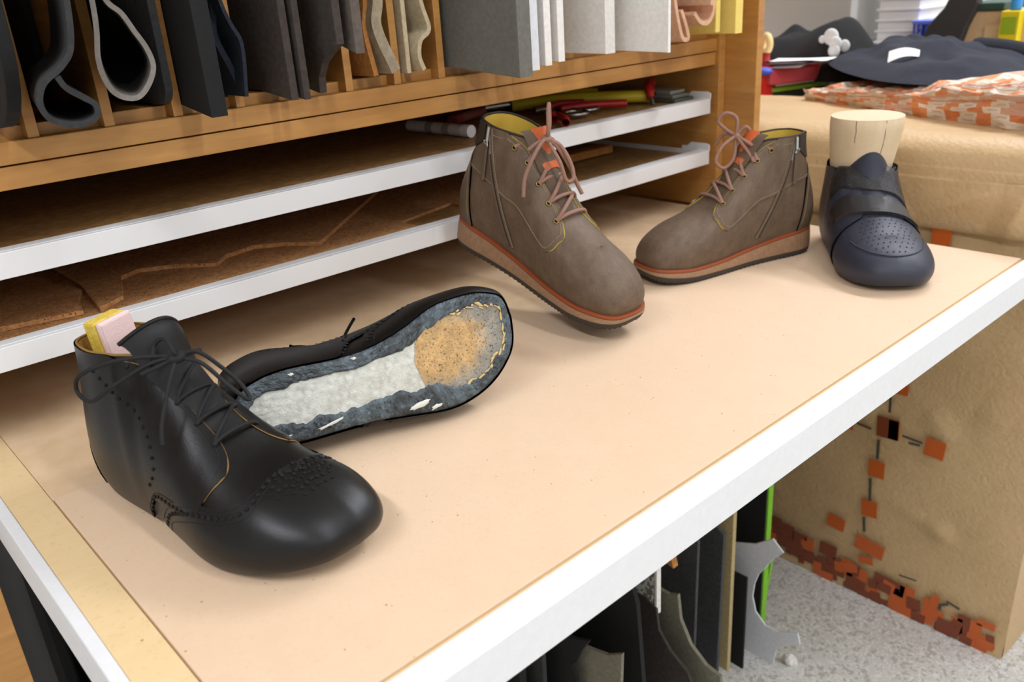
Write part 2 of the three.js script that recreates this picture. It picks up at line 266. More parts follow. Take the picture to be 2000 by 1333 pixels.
function weld(g) {                                                      // one normal where positions coincide
  const p = g.attributes.position, n = g.attributes.normal, map = new Map(), key = i => `${Math.round(p.getX(i) * 2e4)},${Math.round(p.getY(i) * 2e4)},${Math.round(p.getZ(i) * 2e4)}`;
  for (let i = 0; i < p.count; i++) { const k = key(i), a = map.get(k) ?? [0, 0, 0]; a[0] += n.getX(i); a[1] += n.getY(i); a[2] += n.getZ(i); map.set(k, a); }
  for (let i = 0; i < p.count; i++) { const a = map.get(key(i)), l = Math.hypot(...a) || 1; n.setXYZ(i, a[0] / l, a[1] / l, a[2] / l); } return g;
}
function bar(a, b, r, seg = 5) { const L = a.distanceTo(b) + r, g = new THREE.CylinderGeometry(r, r, L, seg, 1); g.applyQuaternion(new THREE.Quaternion().setFromUnitVectors(UPV, b.clone().sub(a).normalize())); g.translate((a.x + b.x) / 2, (a.y + b.y) / 2, (a.z + b.z) / 2); return g; }
const V = (x, y, z) => new THREE.Vector3(x, y, z);
const leatherBump = tex(512, (u, v) => { const a = fbm(u, v, 70, 70, 71, 3), b = fbm(u, v, 20, 20, 72, 3); return 255 * clamp(.7 * a + .3 * b, 0, 1); }, .05, false);
M.brown = std(0xffffff, .62, { map: tex(512, (u, v) => { const a = fbm(u, v, 10, 10, 81, 4), b = fbm(u, v, 60, 60, 82, 3), c = fbm(u, v, 26, 6, 83, 3); let q = mix3([84, 66, 49], [112, 92, 71], clamp((.65 * a + .35 * b - .5) * 1.3 + .5 + .25 * (c - .5), 0, 1)); return q; }, .16), bumpMap: leatherBump, bumpScale: .00025 });
M.brownDark = std(0x30241c, .6, { bumpMap: leatherBump, bumpScale: .0003 });
M.blackLeather = phys(0x0b0b0b, .35, { bumpMap: leatherBump, bumpScale: .0001, specularIntensity: .75 });
M.navyLeather = phys(0x2a2e3c, .45, { bumpMap: leatherBump, bumpScale: .00022 });
M.yellowLining = std(0xcfae44, .8, { bumpMap: grain, bumpScale: .0002 });
M.tanLining = std(0xc49a4e, .8);
M.orange = std(0xd0622a, .6, { bumpMap: leatherBump, bumpScale: .0002 });
M.rust = std(0x8e4420, .5); M.midsole = std(0xffffff, .6, { map: mottled([140, 106, 78], [156, 122, 92], .1, 30, 91) }); M.outsole = std(0x3a332c, .8);
M.laceBrown = std(0xffffff, .85, { map: tex(128, (u, v) => { const w = (Math.sin((u * 60 + v * 6) * 6.2832) * .5 + .5) * .5 + .5 * fbm(u, v, 60, 20, 5, 2); return mix3([122, 88, 72], [166, 128, 110], w); }, 1) });
M.laceBlack = std(0x101010, .8); M.brass = std(0x8d7a45, .35, { metalness: .9 }); M.hole = std(0x050404, .9);
M.threadTan = std(0x9c8a6c, .8); M.threadBlack = std(0x060606, .6); M.edgeTan = std(0x8c6a34, .7);

function settle(t, y = DESK) {                                          // sets a posed thing down so that its lowest point touches the surface
  t.updateMatrixWorld(true); let lo = 1e9; const q = new THREE.Vector3(); t.traverse(m => { if (!m.isMesh) return; const p = m.geometry.attributes.position; for (let i = 0; i < p.count; i++) lo = Math.min(lo, q.fromBufferAttribute(p, i).applyMatrix4(m.matrixWorld).y); });
  t.position.y += y + .0003 - lo;
}
// ---------- brown lace boots ----------
const zf = (zr, zl) => [zr, zl];
function brownBoot(name, label, mirror, laceStyle) {
  const m = mirror ? 1 : -1;                                            // +1: zip on the right side of the wearer
  const Z = (a, b) => m > 0 ? [b, a] : [a, b];                          // a: outer side, b: inner (zip) side
  const row = (p, xb, a, b, yb, xt, yt, zt, o1, u1, o2, sh) => [p, xb, ...Z(a, b), yb, xt, yt, zt, o1, u1, o2, sh];
  const U = new Upper([
    row(0, .004, 0, 0, .040, .026, .182, 0, .016, .045, -.001, 1),
    row(.03, .0065, .011, .011, .040, .0272, .182, .011, .016, .045, -.001, 1),
    row(.07, .015, .021, .021, .0395, .031, .1815, .020, .014, .045, .000, 1),
    row(.13, .035, .029, .028, .038, .042, .181, .028, .011, .042, .001, 1),
    row(.22, .068, .033, .029, .035, .062, .180, .031, .008, .040, .002, 1),
    row(.31, .103, .036, .030, .031, .086, .1795, .026, .008, .036, .006, .9),
    row(.37, .128, .038, .032, .028, .102, .176, .014, .009, .034, .016, .6),
    row(.44, .155, .042, .036, .025, .126, .152, .005, .010, .034, .032, .25),
    row(.52, .185, .047, .041, .022, .151, .1265, 0, .011, .032, .039, .06),
    row(.60, .208, .049, .044, .021, .173, .106, 0, .011, .029, .041, 0),
    row(.70, .237, .048, .046, .0205, .204, .0905, 0, .010, .028, .039, 0),
    row(.78, .258, .043, .044, .022, .230, .0835, 0, .010, .030, .034, 0),
    row(.88, .281, .032, .036, .024, .230, .0835, 0, .009, .030, .034, 0),
    row(.95, .2925, .018, .021, .0257, .230, .0835, 0, .009, .030, .036, 0),
    row(1, .2955, 0, 0, .0265, .230, .0835, 0, .009, .030, .038, 0),
  ], [[0, 0], [.5, 0], [1, m * .006]]);
  const t = thing(name, label, 'boot');
  const PC = .37;
  part('upper', U.shell(), M.brown, t);
  const lin = U.shell(-.0022, .55, 0, .40, 30, 10, .995); part('lining', lin, M.yellowLining, t, 'yellow lining');
  // collar edge
  part('collar_edge', tube([...U.path([[1, .40, 1], [1, .3, 1], [1, .15, 1], [1, 0, 1]], -.0005, 8), ...U.path([[-1, 0, 1], [-1, .15, 1], [-1, .3, 1], [-1, .40, 1]], -.0005, 8).slice(1)], .0016, 80, false, 6), M.brownDark, t);
  // quarters with eyelet facings lie over the vamp
  const hi = crv([[0, 1], [.29, 1], [.33, .965], [.40, .895], [.46, .86], [.54, .835], [.61, .81], [.645, .71]]), lo = crv([[0, .60], [.18, .58], [.32, .50], [.43, .42], [.53, .36], [.58, .44], [.62, .57], [.645, .67]]);
  for (const s of [1, -1]) {
    const q = part('quarter', U.patch(s, .0, .645, lo, hi, .0017, 60, 16), M.brown, t);
    part('facing_edge', U.cord([[s, .30, .99], [s, .33, .965], [s, .40, .895], [s, .46, .86], [s, .54, .835], [s, .61, .81], [s, .6445, .71], [s, .621, .57], [s, .582, .44], [s, .533, .365]], .0006, .0008, 8), M.yellowLining, q, 'thin yellow cut edge');
    part('stitching', [...U.stitch([[s, .02, .62], [s, .18, .60], [s, .32, .52], [s, .43, .44], [s, .525, .39], [s, .57, .46], [s, .605, .58]], .0021), ...U.stitch([[s, .30, .955], [s, .34, .92], [s, .40, .865], [s, .46, .825], [s, .54, .80], [s, .60, .775], [s, .626, .70], [s, .61, .59]], .0021), ...U.stitch([[s, .0, .945], [s, .15, .95], [s, .28, .945]], .0021)], M.threadTan, q);
  }
  // heel counter and dark padded collar
  for (const s of [1, -1]) {
    part('heel_counter', U.patch(s, 0, .15, () => .0, crv([[0, .74], [.06, .70], [.11, .52], [.15, .02]]), .0026, 16, 14), M.brown, t);
    part('stitching', U.stitch([[s, 0, .71], [s, .055, .67], [s, .10, .5], [s, .135, .1]], .003), M.threadTan, t);
    part('padded_collar', U.patch(s, 0, .17, crv([[0, .80], [.08, .78], [.17, .88]]), () => 1.0, .0034, 14, 8), M.brownDark, t, 'dark brown collar');
  }
  // zip on the inner side
  const zs = m, zp = [[zs, .20, .99], [zs, .225, .8], [zs, .265, .55], [zs, .315, .28], [zs, .345, .12]];
  const zipTape = (w, d, col, nm) => { const a = U.path(zp, d, 10); const pa = zp.map(q => [q[0], q[1] - w, q[2]]), pb = zp.map(q => [q[0], q[1] + w, q[2]]); const A = U.path(pa, d, 10), B = U.path(pb, d, 10); return part(nm, grid(A.length - 1, 2, (u, v, i, j) => { const q = j === 1 ? a[i].clone() : (j ? B[i] : A[i]).clone(); return q; }), col, t); };
  zipTape(.003, .0024, M.brownDark, 'zip_tape');
  for (const w of [-.0095, .0095]) { const q = zp.map(k => [k[0], k[1] + w, k[2]]); part('zip_flap', U.cord(q, .0018, .0019, 10), M.brown, t); part('stitching', U.stitch(zp.map(k => [k[0], k[1] + w * 1.7, k[2]]), .0022), M.threadTan, t); }
  part('zip_teeth', U.stitch(zp.slice(0, 2), .0028, .0012, .0012, .0012), M.steel, t, 'metal zip teeth');
  { const a = U.off(zs, .197, .985, .004), b = U.off(zs, .206, .90, .0065), c = U.off(zs, .212, .86, .006); const sl = part('zip_slider', [bar(a, b, .0028, 8), tube([b, b.clone().add(V(-.002, 0, zs * .004)), c, c.clone().add(V(.002, 0, zs * .002)), b], .0009, 30, true, 5)], M.steel, t, 'shiny metal zip slider');
    const e = U.off(zs, .190, .56, .0045), f = U.off(zs, .197, .72, .006); part('pull_tab', grid(4, 8, (u, v) => { const p = lerp(.186, .212, u), tt = lerp(.58, .87, v), q = U.off(zs, p, tt, .0052 + .0012 * Math.sin(u * Math.PI)); return q; }), M.brown, sl); }
  // tongue with orange label
  const tw = V(.100, .168, 0), tongue = grid(10, 14, (u, v) => { const k = (u - .5) * 2, p = lerp(.60, .355, v), T = U.top(1, p), w = lerp(.010, .024, v); return V(T.x + lerp(.002, .004, v) - .010 * k * k * v + .006 * v * v, T.y + lerp(.001, .012, v * v) - .004 * k * k, k * w + U.zc(p)); });
  part('tongue', tongue, M.brown, t);
  part('tongue_label', grid(8, 10, (u, v) => { const k = (u - .5) * 2, p = lerp(.46, .365, v), T = U.top(1, p), w = .0135; return V(T.x + .0060 - .008 * k * k * v + .006 * v * v, T.y + lerp(.0045, .0165, v * v) - .004 * k * k, k * w + U.zc(p)); }), M.orange, t, 'orange leather label');
  // eyelets
  const EY = [[.335, .90], [.40, .83], [.462, .795], [.525, .77], [.588, .745]], eye = {};
  for (const s of [1, -1]) { eye[s] = []; for (const [p, tt] of EY) {
    const n = U.nrm(s, p, tt), q = new THREE.Quaternion().setFromUnitVectors(V(0, 0, 1), n), c = U.off(s, p, tt, .0022); eye[s].push(U.off(s, p, tt, .0024));
    const g = new THREE.TorusGeometry(.0031, .0010, 8, 18); g.applyQuaternion(q); g.translate(c.x, c.y, c.z); const e = part('eyelet', g, M.brass, t);
    const h = new THREE.CircleGeometry(.0026, 12); h.applyQuaternion(q); const c2 = U.off(s, p, tt, .0021); h.translate(c2.x, c2.y, c2.z); part('eyelet_hole', h, M.hole, e);
  } }
  // laces: pairs crossing over the tongue
  const lr = .0025, lace = [];
  const crossOver = (a, b, rise) => { const mid = a.clone().lerp(b, .5).add(V(rise * .5, rise, 0)); const q1 = a.clone().lerp(b, .18).add(V(rise * .4, rise * .75, 0)), q2 = a.clone().lerp(b, .82).add(V(rise * .4, rise * .75, 0)); return tube([a, q1, mid, q2, b], lr, 30, false, 8); };
  for (let i = 0; i < 5; i++) { const a = eye[1][i], b = eye[-1][i]; lace.push(crossOver(a, b, .0075)); if (i < 4) { const s = m; lace.push(crossOver(eye[s][i + 1], eye[-s][i].clone().lerp(eye[s][i], .15), .0105)); } }
  const laces = part('laces', lace, M.laceBrown, t);
  const k0 = U.top(1, .40).add(V(.016, .016, 0));
  const knot = new THREE.IcosahedronGeometry(.0062, 2); knot.scale(1, .8, 1.2); knot.translate(k0.x, k0.y, k0.z);
  const lp = (pts, closed = false) => tube(pts.map(([f, u, s]) => k0.clone().add(V(f, u, s * m))), lr, pts.length * 10, closed, 8);
  const B = laceStyle === 0
    ? [lp([[0, 0, 0], [.004, .012, .004], [-.002, .032, .002], [-.006, .040, -.002], [-.008, .034, -.006], [-.002, .014, -.004], [0, 0, 0]]), lp([[0, 0, 0], [.012, -.006, -.012], [.03, -.030, -.020], [.036, -.042, -.017], [.034, -.044, -.010], [.022, -.022, -.004], [0, 0, 0]]), lp([[0, 0, 0], [.004, 0, .012], [.006, -.014, .026], [.006, -.040, .037], [.010, -.062, .040]]), lp([[0, 0, 0], [.008, -.006, -.008], [.022, -.028, -.021], [.036, -.052, -.029], [.042, -.062, -.033]]), lp([[0, 0, 0], [-.002, -.004, .014], [-.006, -.012, .024]]), lp([[0, 0, 0], [-.002, -.004, -.014], [-.006, -.012, -.024]])]
    : [lp([[0, 0, 0], [.012, .010, -.010], [.020, .022, -.016], [.012, .032, -.012], [.000, .026, -.002], [0, 0, 0]]), lp([[0, 0, 0], [.014, -.003, .004], [.034, -.014, .008], [.042, -.030, .010], [.030, -.040, .012], [.014, -.030, .012], [0, 0, 0]]), lp([[0, 0, 0], [.002, -.006, .012], [-.004, -.020, .022], [-.008, -.034, .031]]), lp([[0, 0, 0], [-.006, .008, .002], [-.012, .012, .006], [-.020, .002, .012]]), lp([[0, 0, 0], [.010, .002, -.016], [.016, -.014, -.026]]), lp([[0, 0, 0], [-.002, -.004, .014], [-.010, -.012, .024]])];
  part('bow', [knot, ...B], M.laceBrown, t);
  // sole: welt, wedge midsole, thin dark outsole
  const gnd = crv([[0, .004], [.06, .0005], [.4, 0], [.66, .0005], [.82, .004], [1, .012]]), outH = p => gnd(p) + .009;
  part('welt', U.layer(.0035, p => U.yb(p) + .0012, .0038, p => U.yb(p) - .0034, .0006), M.rust, t, 'rust coloured welt');
  const ws = []; for (const s of [1, -1]) { for (let i = 0; i < 70; i++) { const p0 = .30 + .70 * i / 70, p1 = p0 + .0055; const f = p => U.base(s, p).addScaledVector(U.out(s, p), .0046).setY(U.yb(p) - .0036); ws.push(bar(f(p0), f(Math.min(1, p1)), .0004, 4)); } } part('stitching', ws, M.threadTan, t);
  part('midsole', U.layer(.0042, p => U.yb(p) - .0034, .0052, outH, .0004), M.midsole, t, 'tan wedge midsole');
  part('outsole', U.layer(.0050, outH, .0030, p => gnd(p) + .0018, .0004), M.outsole, t);
  const lug = []; for (const s of [1, -1]) for (let i = 0; i < 46; i++) { const p = .01 + .985 * i / 46; const o = U.out(s, p), c = U.base(s, p).addScaledVector(o, -.0028); const g = new THREE.BoxGeometry(.0036, .0030, .010); g.rotateY(Math.atan2(o.x, o.z)); g.translate(c.x, gnd(p) + .0018, c.z); lug.push(g); }
  part('tread', lug, M.outsole, t);
  t.userU = U; return t;
}
function pose(t, toe, heel, roll = 0) {                                 // toe and heel: world points of the ends of the sole line (local x = 0 and x = len)
  const X = toe.clone().sub(heel), len = X.length(); X.normalize(); let Zv = X.clone().cross(UPV).normalize(); let Yv = Zv.clone().cross(X).normalize();
  const mtx = new THREE.Matrix4().makeBasis(X, Yv, Zv); t.quaternion.setFromRotationMatrix(mtx); if (roll) t.rotateX(roll); t.position.copy(heel); return len;
}
const bootA = brownBoot('lace_boot', 'brown nubuck lace boot leaning its heel on the lower tray, toe towards the viewer', true, 0);
pose(bootA, P(1.85, .028, -1.56), P(1.80, .215, -2.27));
const bootB = brownBoot('lace_boot', 'brown nubuck lace boot standing flat beside the dark blue shoe, toe to the left', false, 1);
pose(bootB, P(2.285, .0, -1.86), P(2.965, .0, -1.63));
// ---------- black wing-tip boots without soles ----------
M.fillWhite = std(0xffffff, .75, { map: mottled([186, 188, 178], [214, 216, 206], .04, 10, 101), bumpMap: grain, bumpScale: .0004 });
M.fillTan = std(0xffffff, .62, { vertexColors: true, map: tex(256, (u, v) => { const b = fbm(u, v, 40, 40, 112, 3), a = fbm(u, v, 9, 9, 113, 3); let q = 205 + 50 * b * a * 2; if (b < .26) q = 120; return clamp(q, 0, 255); }, .06), bumpMap: grain, bumpScale: .0004 });
M.margin = std(0xffffff, .5, { map: tex(512, (u, v) => { const a = fbm(u, v, 6, 6, 121, 4), b = fbm(u, v, 36, 30, 122, 3), c = fbm(u, v, 14, 14, 124, 3); let q = mix3([40, 46, 48], [84, 97, 103], clamp((.55 * a + .45 * c - .5) * 2.2 + .5, 0, 1)); if (b > .68) q = mix3(q, [126, 140, 150], .35); if (b < .3) q = mix3(q, [18, 20, 22], .55); return q; }, .12), bumpMap: retile(grain, .09), bumpScale: .0012 });
M.glue = std(0xd6d6cc, .5); M.crumb = std(0xcdb27a, .8); M.foamPink = std(0xffffff, .95, { map: mottled([232, 200, 196], [240, 212, 208], .02, 30, 131), bumpMap: grain, bumpScale: .0002 }); M.foamYellow = std(0xffffff, .9, { map: mottled([206, 176, 62], [226, 200, 92], .03, 12, 132), bumpMap: grain, bumpScale: .0002 });
function blackBoot(label, m, bow, bs = 1) {                                     // m = +1: inner side of the foot on the right
  const row = (p, xb, a, b, yb, xt, yt, zt, o1, u1, o2, sh) => [p, xb, ...(m > 0 ? [b, a] : [a, b]), yb, xt, yt, zt, o1, u1, o2, sh];
  const U = new Upper([
    row(0, .006, 0, 0, .006, .010, .132, 0, .020, .032, .002, 1),
    row(.03, .0085, .013, .0125, .006, .0112, .132, .011, .018, .032, .002, 1),
    row(.07, .0165, .0245, .023, .006, .0155, .132, .020, .015, .032, .002, 1),
    row(.13, .037, .034, .031, .005, .030, .1325, .028, .012, .030, .002, 1),
    row(.22, .070, .039, .032, .004, .054, .133, .032, .010, .028, .003, 1),
    row(.31, .104, .041, .028, .004, .080, .134, .028, .011, .026, .006, .9),
    row(.37, .128, .043, .027, .003, .101, .132, .015, .013, .025, .016, .6),
    row(.44, .154, .047, .030, .002, .126, .116, .007, .014, .024, .026, .25),
    row(.52, .184, .053, .038, .002, .152, .100, .002, .014, .022, .033, .06),
    row(.60, .208, .057, .046, .003, .175, .084, 0, .014, .022, .037, 0),
    row(.70, .237, .0555, .047, .006, .208, .067, 0, .014, .022, .042, 0),
    row(.78, .259, .049, .044, .008, .232, .0605, 0, .014, .023, .043, 0),
    row(.88, .281, .0355, .034, .011, .232, .0605, 0, .014, .023, .044, 0),
    row(.95, .292, .020, .021, .013, .232, .0605, 0, .014, .023, .044, 0),
    row(1, .2955, 0, 0, .014, .232, .0605, 0, .014, .023, .045, 0),
  ], [[0, 0], [.5, 0], [.7, m * .002], [1, m * .010]]);
  const t = thing('wingtip_boot', label, 'boot');
  part('upper', U.shell(0, 0, 0, 1, 80, 30), M.blackLeather, t);
  part('lining', U.shell(-.002, .6, 0, .40, 30, 8, .995), M.tanLining, t, 'tan leather lining');
  part('collar_edge', tube([...U.path([[1, .38, 1], [1, .3, 1], [1, .15, 1], [1, 0, 1]], -.0008, 8), ...U.path([[-1, 0, 1], [-1, .15, 1], [-1, .3, 1], [-1, .38, 1]], -.0008, 8).slice(1)], .0012, 80, false, 6), M.edgeTan, t, 'thin tan cut edge');
  const hi = crv([[0, 1], [.30, 1], [.335, .965], [.41, .915], [.48, .89], [.55, .875], [.62, .86], [.655, .82], [.672, .74]]), lo = crv([[0, .0], [.33, .0], [.355, .14], [.40, .25], [.48, .28], [.55, .31], [.59, .36], [.635, .53], [.672, .72]]);
  for (const s of [1, -1]) {
    const q = part('quarter', U.patch(s, .0, .672, lo, hi, .0016, 70, 18), M.blackLeather, t);
    part('facing_edge', U.cord([[s, .33, .968], [s, .41, .915], [s, .48, .89], [s, .55, .875], [s, .62, .86], [s, .653, .82], [s, .671, .74], [s, .635, .535], [s, .592, .365]], .0006, .0006, 8), M.edgeTan, q, 'thin tan cut edge');
    const holes = [...U.dotRow([[s, .345, .05], [s, .372, .18], [s, .41, .285], [s, .48, .315], [s, .55, .345]], .0060, .0013, .0021), ...U.dotRow([[s, .235, .90], [s, .30, .80], [s, .37, .67], [s, .415, .54], [s, .42, .42], [s, .39, .33]], .0085, .0013, .0021)];
    part('perforations', holes, M.hole, q);
    part('stitching', [...U.stitch([[s, .338, .05], [s, .366, .20], [s, .42, .315], [s, .50, .35]], .0017, .0003, .0016, .0008), ...U.stitch([[s, .35, .93], [s, .41, .88], [s, .48, .85], [s, .55, .835], [s, .61, .82], [s, .64, .77], [s, .648, .68]], .0017, .0003, .0016, .0008)], M.threadBlack, q);
    const c = part('heel_counter', U.patch(s, 0, .11, () => .0, crv([[0, .97], [.02, .80], [.04, .5], [.075, .24], [.11, .02]]), .0030, 14, 24), M.blackLeather, t);
    part('perforations', U.dotRow([[s, .014, .74], [s, .032, .46], [s, .062, .22], [s, .09, .06]], .0055, .0009, .0035), M.hole, c);
    const w = part('wing_cap', U.patch(s, .395, 1, () => 0, crv([[.395, .0], [.42, .20], [.47, .32], [.56, .42], [.65, .49], [.71, .58], [.75, .74], [.77, .92], [.777, 1], [1, 1]]), .0014, 70, 22), M.blackLeather, t);
    const med = []; for (let r = 1; r <= 4; r++) for (let i = 0; i < 7; i++) { const pp = .82 + .18 * i / 6; med.push([s, Math.min(.995, pp), .99 - r * .062 - .02 * Math.sin(i * 1.9), r % 2 ? 1.1 : .7]); }
    part('perforations', [...U.dotRow([[s, .42, .11], [s, .47, .25], [s, .56, .355], [s, .65, .425], [s, .72, .51], [s, .765, .67], [s, .787, .84], [s, .797, .95]], .0062, .0015, .0019), ...U.dots(med, .0012, .0019)], M.hole, w);
    part('stitching', [...U.stitch([[s, .41, .14], [s, .47, .29], [s, .56, .39], [s, .65, .46], [s, .715, .555], [s, .755, .72], [s, .775, .93]], .0015, .0003, .0016, .0008), ...U.stitch([[s, .43, .07], [s, .47, .20], [s, .56, .31], [s, .65, .385], [s, .73, .48], [s, .775, .63], [s, .805, .84]], .0015, .0003, .0016, .0008)], M.threadBlack, w);
  }
  part('perforation_rims', U.rims, M.blackLeather, t);
  // tongue
  const tongue = grid(12, 16, (u, v) => { const k = (u - .5) * 2, p = lerp(.62, .345, v), T = U.top(1, p), w = lerp(.012, .026, v), lift = sstep(.62, 1, v); return V(T.x + .004 * v - .016 * k * k * v + .013 * lift, T.y + .0015 + .024 * lift * (1 - .6 * k * k) - .003 * k * k * (1 - v), k * w + U.zc(p)); });
  const ton = part('tongue', tongue, M.blackLeather, t);
  { const e = []; for (let i = 0; i <= 12; i++) e.push(V(tongue.attributes.position.getX(16 * 13 + i), tongue.attributes.position.getY(16 * 13 + i), tongue.attributes.position.getZ(16 * 13 + i))); part('tongue_edge', tube(e, .0018, 40, false, 6), M.blackLeather, ton); }
  // eyelet holes and laces
  const EY = [[.345, .925], [.415, .878], [.482, .85], [.55, .832], [.615, .815]], eye = {};
  for (const s of [1, -1]) { eye[s] = []; for (const [p, tt] of EY) { eye[s].push(U.off(s, p, tt, .0020)); const n = U.nrm(s, p, tt), g = new THREE.CircleGeometry(.0019, 10); g.applyQuaternion(new THREE.Quaternion().setFromUnitVectors(V(0, 0, 1), n)); const c = U.off(s, p, tt, .0021); g.translate(c.x, c.y, c.z); part('eyelet_hole', g, M.hole, t); } }
  const lr = .0017, lace = [], cross = (a, b, h) => { const f = [.0, .12, .5, .88, 1].map((k, i) => a.clone().lerp(b, k).add(V(h * .45 * Math.sin(k * Math.PI), h * Math.sin(k * Math.PI) ** .6, 0))); return tube(f, lr, 26, false, 7); };
  for (let i = 0; i < 5; i++) { lace.push(cross(eye[1][i], eye[-1][i], .006)); if (i < 4) lace.push(cross(eye[1][i + 1], eye[-1][i], .0085)); }
  part('laces', lace, M.laceBlack, t);
  const k0 = U.top(1, .425).add(V(.020, .017, 0)), lp = pts => tube(pts.map(([f, u, s]) => k0.clone().add(V(f, u, s * bs))), lr, pts.length * 10, false, 7);
  const knot = new THREE.IcosahedronGeometry(.0055, 2); knot.scale(1.1, .9, 1.5); knot.translate(k0.x, k0.y, k0.z);
  if (bow) part('bow', [knot,
    lp([[0, 0, 0], [-.010, .004, .014], [-.028, .004, .032], [-.050, -.004, .046], [-.064, -.014, .049], [-.066, -.024, .049], [-.050, -.028, .049], [-.028, -.014, .040], [-.008, .000, .016], [0, 0, 0]]),
    lp([[0, 0, 0], [.008, .003, -.010], [.022, -.012, -.021], [.038, -.030, -.027], [.044, -.037, -.025], [.034, -.026, -.018], [.014, -.005, -.009], [0, 0, 0]]),
    lp([[0, 0, 0], [.006, -.006, .010], [.012, -.024, .024], [.016, -.040, .034], [.019, -.052, .0385]]),
    lp([[0, 0, 0], [.004, .006, .004], [-.010, .014, .002], [-.018, .008, .006], [-.010, -.004, .016]]), lp([[0, 0, 0], [-.002, -.002, -.014], [-.010, -.006, -.026]]), lp([[0, 0, 0], [-.002, -.002, .014], [-.010, -.006, .026]])], M.laceBlack, t);
  else part('bow', [knot, lp([[0, 0, 0], [.004, .006, -.010], [.006, .020, -.016], [.002, .034, -.014], [-.004, .030, -.008], [-.002, .014, -.004], [0, 0, 0]]), lp([[0, 0, 0], [.006, -.006, .010], [.012, -.024, .024], [.016, -.040, .034]])], M.laceBlack, t);
  // underside: rough lasted margin around the white and tan filler
  const rag = (s, p, k) => .50 + .22 * (vnoise(p * 26 + (s > 0 ? 0 : 50), k, 999, 9, 5) - .5) + .12 * (vnoise(p * 90 + (s > 0 ? 0 : 50), k, 999, 9, 6) - .5) - .22 * sstep(.55, .72, p) - .06 * sstep(.1, 0, p);
  const mid = p => clamp(lerp(.035, .262, (U.xb(p) - .008) / .287), .035, .258);
  const under = (s, p, v, y) => { const b = U.base(s, p), c = V(mid(p), b.y, U.zc(p)); const q = b.lerp(c, v); q.y = U.yb(p) + y; return q; };
  for (const s of [1, -1]) {
    const g = grid(110, 9, (u, v, i, j) => { const r = rag(s, u, .5), k = v * r; const n = vnoise(u * 60, v * 6 + (s > 0 ? 0 : 20), 999, 99, 7); const q = under(s, u, j === 0 ? -.0 : k, j === 0 ? .001 : -.0022 * Math.sin(Math.min(1, v * 2.2) * Math.PI / 2) - .0013 * n + (j === 9 ? .0025 : 0)); q.u = u * .4; q.v = v * .02; return q; });
    part('lasting_margin', g, M.margin, t, 'rough blue grey glued leather margin');
  }
  const fillG = (p0, p1, y, amp, pn) => [1, -1].map(s => grid(60, 12, (u, v) => { const p = lerp(p0, p1, u), n = vnoise(u * 22, v * 7 + (s > 0 ? 0 : 30), 999, 99, 8) - .5; const q = under(s, p, lerp(.24, 1, v), y - amp * n * (1 - sstep(.7, 1, v)) - .0012 * v); q.u = q.x; q.v = q.z; return q; }));
  part('filler', fillG(.0, .565, -.0006, .0016), M.fillWhite, t, 'white lumpy filler in heel and waist');
  const fore = mergeGeometries(fillG(.545, 1, -.0012, .0005).map(prep)); { const n = fore.attributes.position.count, c = new Float32Array(n * 3), q = new THREE.Color(), fp = fore.attributes.position;
    for (let i = 0; i < n; i++) { const x = fp.getX(i), z = fp.getZ(i), d = Math.hypot((x - .210) / .056, (z - m * .004) / .036) + .5 * (fbm(x * 4, z * 4 + 9, 40, 40, 66, 3) - .5), e = mix3([208, 170, 114], [156, 152, 140], sstep(.62, 1.12, d)); q.setRGB(e[0] / 255, e[1] / 255, e[2] / 255, THREE.SRGBColorSpace); c[3 * i] = q.r; c[3 * i + 1] = q.g; c[3 * i + 2] = q.b; } fore.setAttribute('color', new THREE.BufferAttribute(c, 3)); }
  part('forepart_filler', fore, M.fillTan, t, 'tan cork filler under the forefoot');
  const fl = []; for (const [s, p, v, sx, sz] of [[-m, .26, .26, .022, .0035], [-m, .5, .2, .020, .005], [-m, .545, .12, .012, .004], [m, .2, .16, .005, .003], [m, .36, .12, .005, .003], [-m, .14, .2, .012, .002]]) { const g = new THREE.IcosahedronGeometry(1, 3), gp = g.attributes.position; for (let i = 0; i < gp.count; i++) { const k = .55 + .9 * vnoise(gp.getX(i) * 3 + 9, gp.getZ(i) * 3 + 9 + sx * 900, 999, 999, 5); gp.setXYZ(i, gp.getX(i) * k, gp.getY(i), gp.getZ(i) * k); } g.scale(sx / 2, .0011, sz / 2); g.rotateY(s * .12); const q = under(s, p, v, -.0034); g.translate(q.x, q.y, q.z); fl.push(g); }
  const crumb = []; for (const s of [1, -1]) for (let i = 0; i < 34; i++) { const p = .68 + .32 * (i + rnd()) / 34; const g = new THREE.IcosahedronGeometry(1, 1), gp = g.attributes.position; for (let j = 0; j < gp.count; j++) gp.setX(j, gp.getX(j) * (.6 + .8 * hash2(Math.round(gp.getX(j) * 99), Math.round(gp.getZ(j) * 99), i))); g.scale(rr(.0015, .0045), .0006, rr(.0006, .0016)); g.rotateY(Math.atan2(U.out(s, p).x, U.out(s, p).z) + rr(-.5, .5)); const q = under(s, p, rag(s, p, .5) - .01, -.0024); g.translate(q.x, q.y, q.z); if (i % 3) crumb.push(g); }
  part('glue_residue', fl, M.glue, t, 'pale flakes of dried glue'); part('cork_crumbs', crumb, M.crumb, t).userData.kind = 'stuff';
  t.userU = U; return t;
}
const bA = blackBoot('black leather wing-tip lace boot standing upright in front with pink foam in its collar', -1, true);
pose(bA, P(.638, .006, -1.235), P(.480, .006, -1.985)); bA.scale.setScalar(1.045); settle(bA);
const bB = blackBoot('black leather wing-tip boot lying on its side, its soleless underside showing', 1, false);
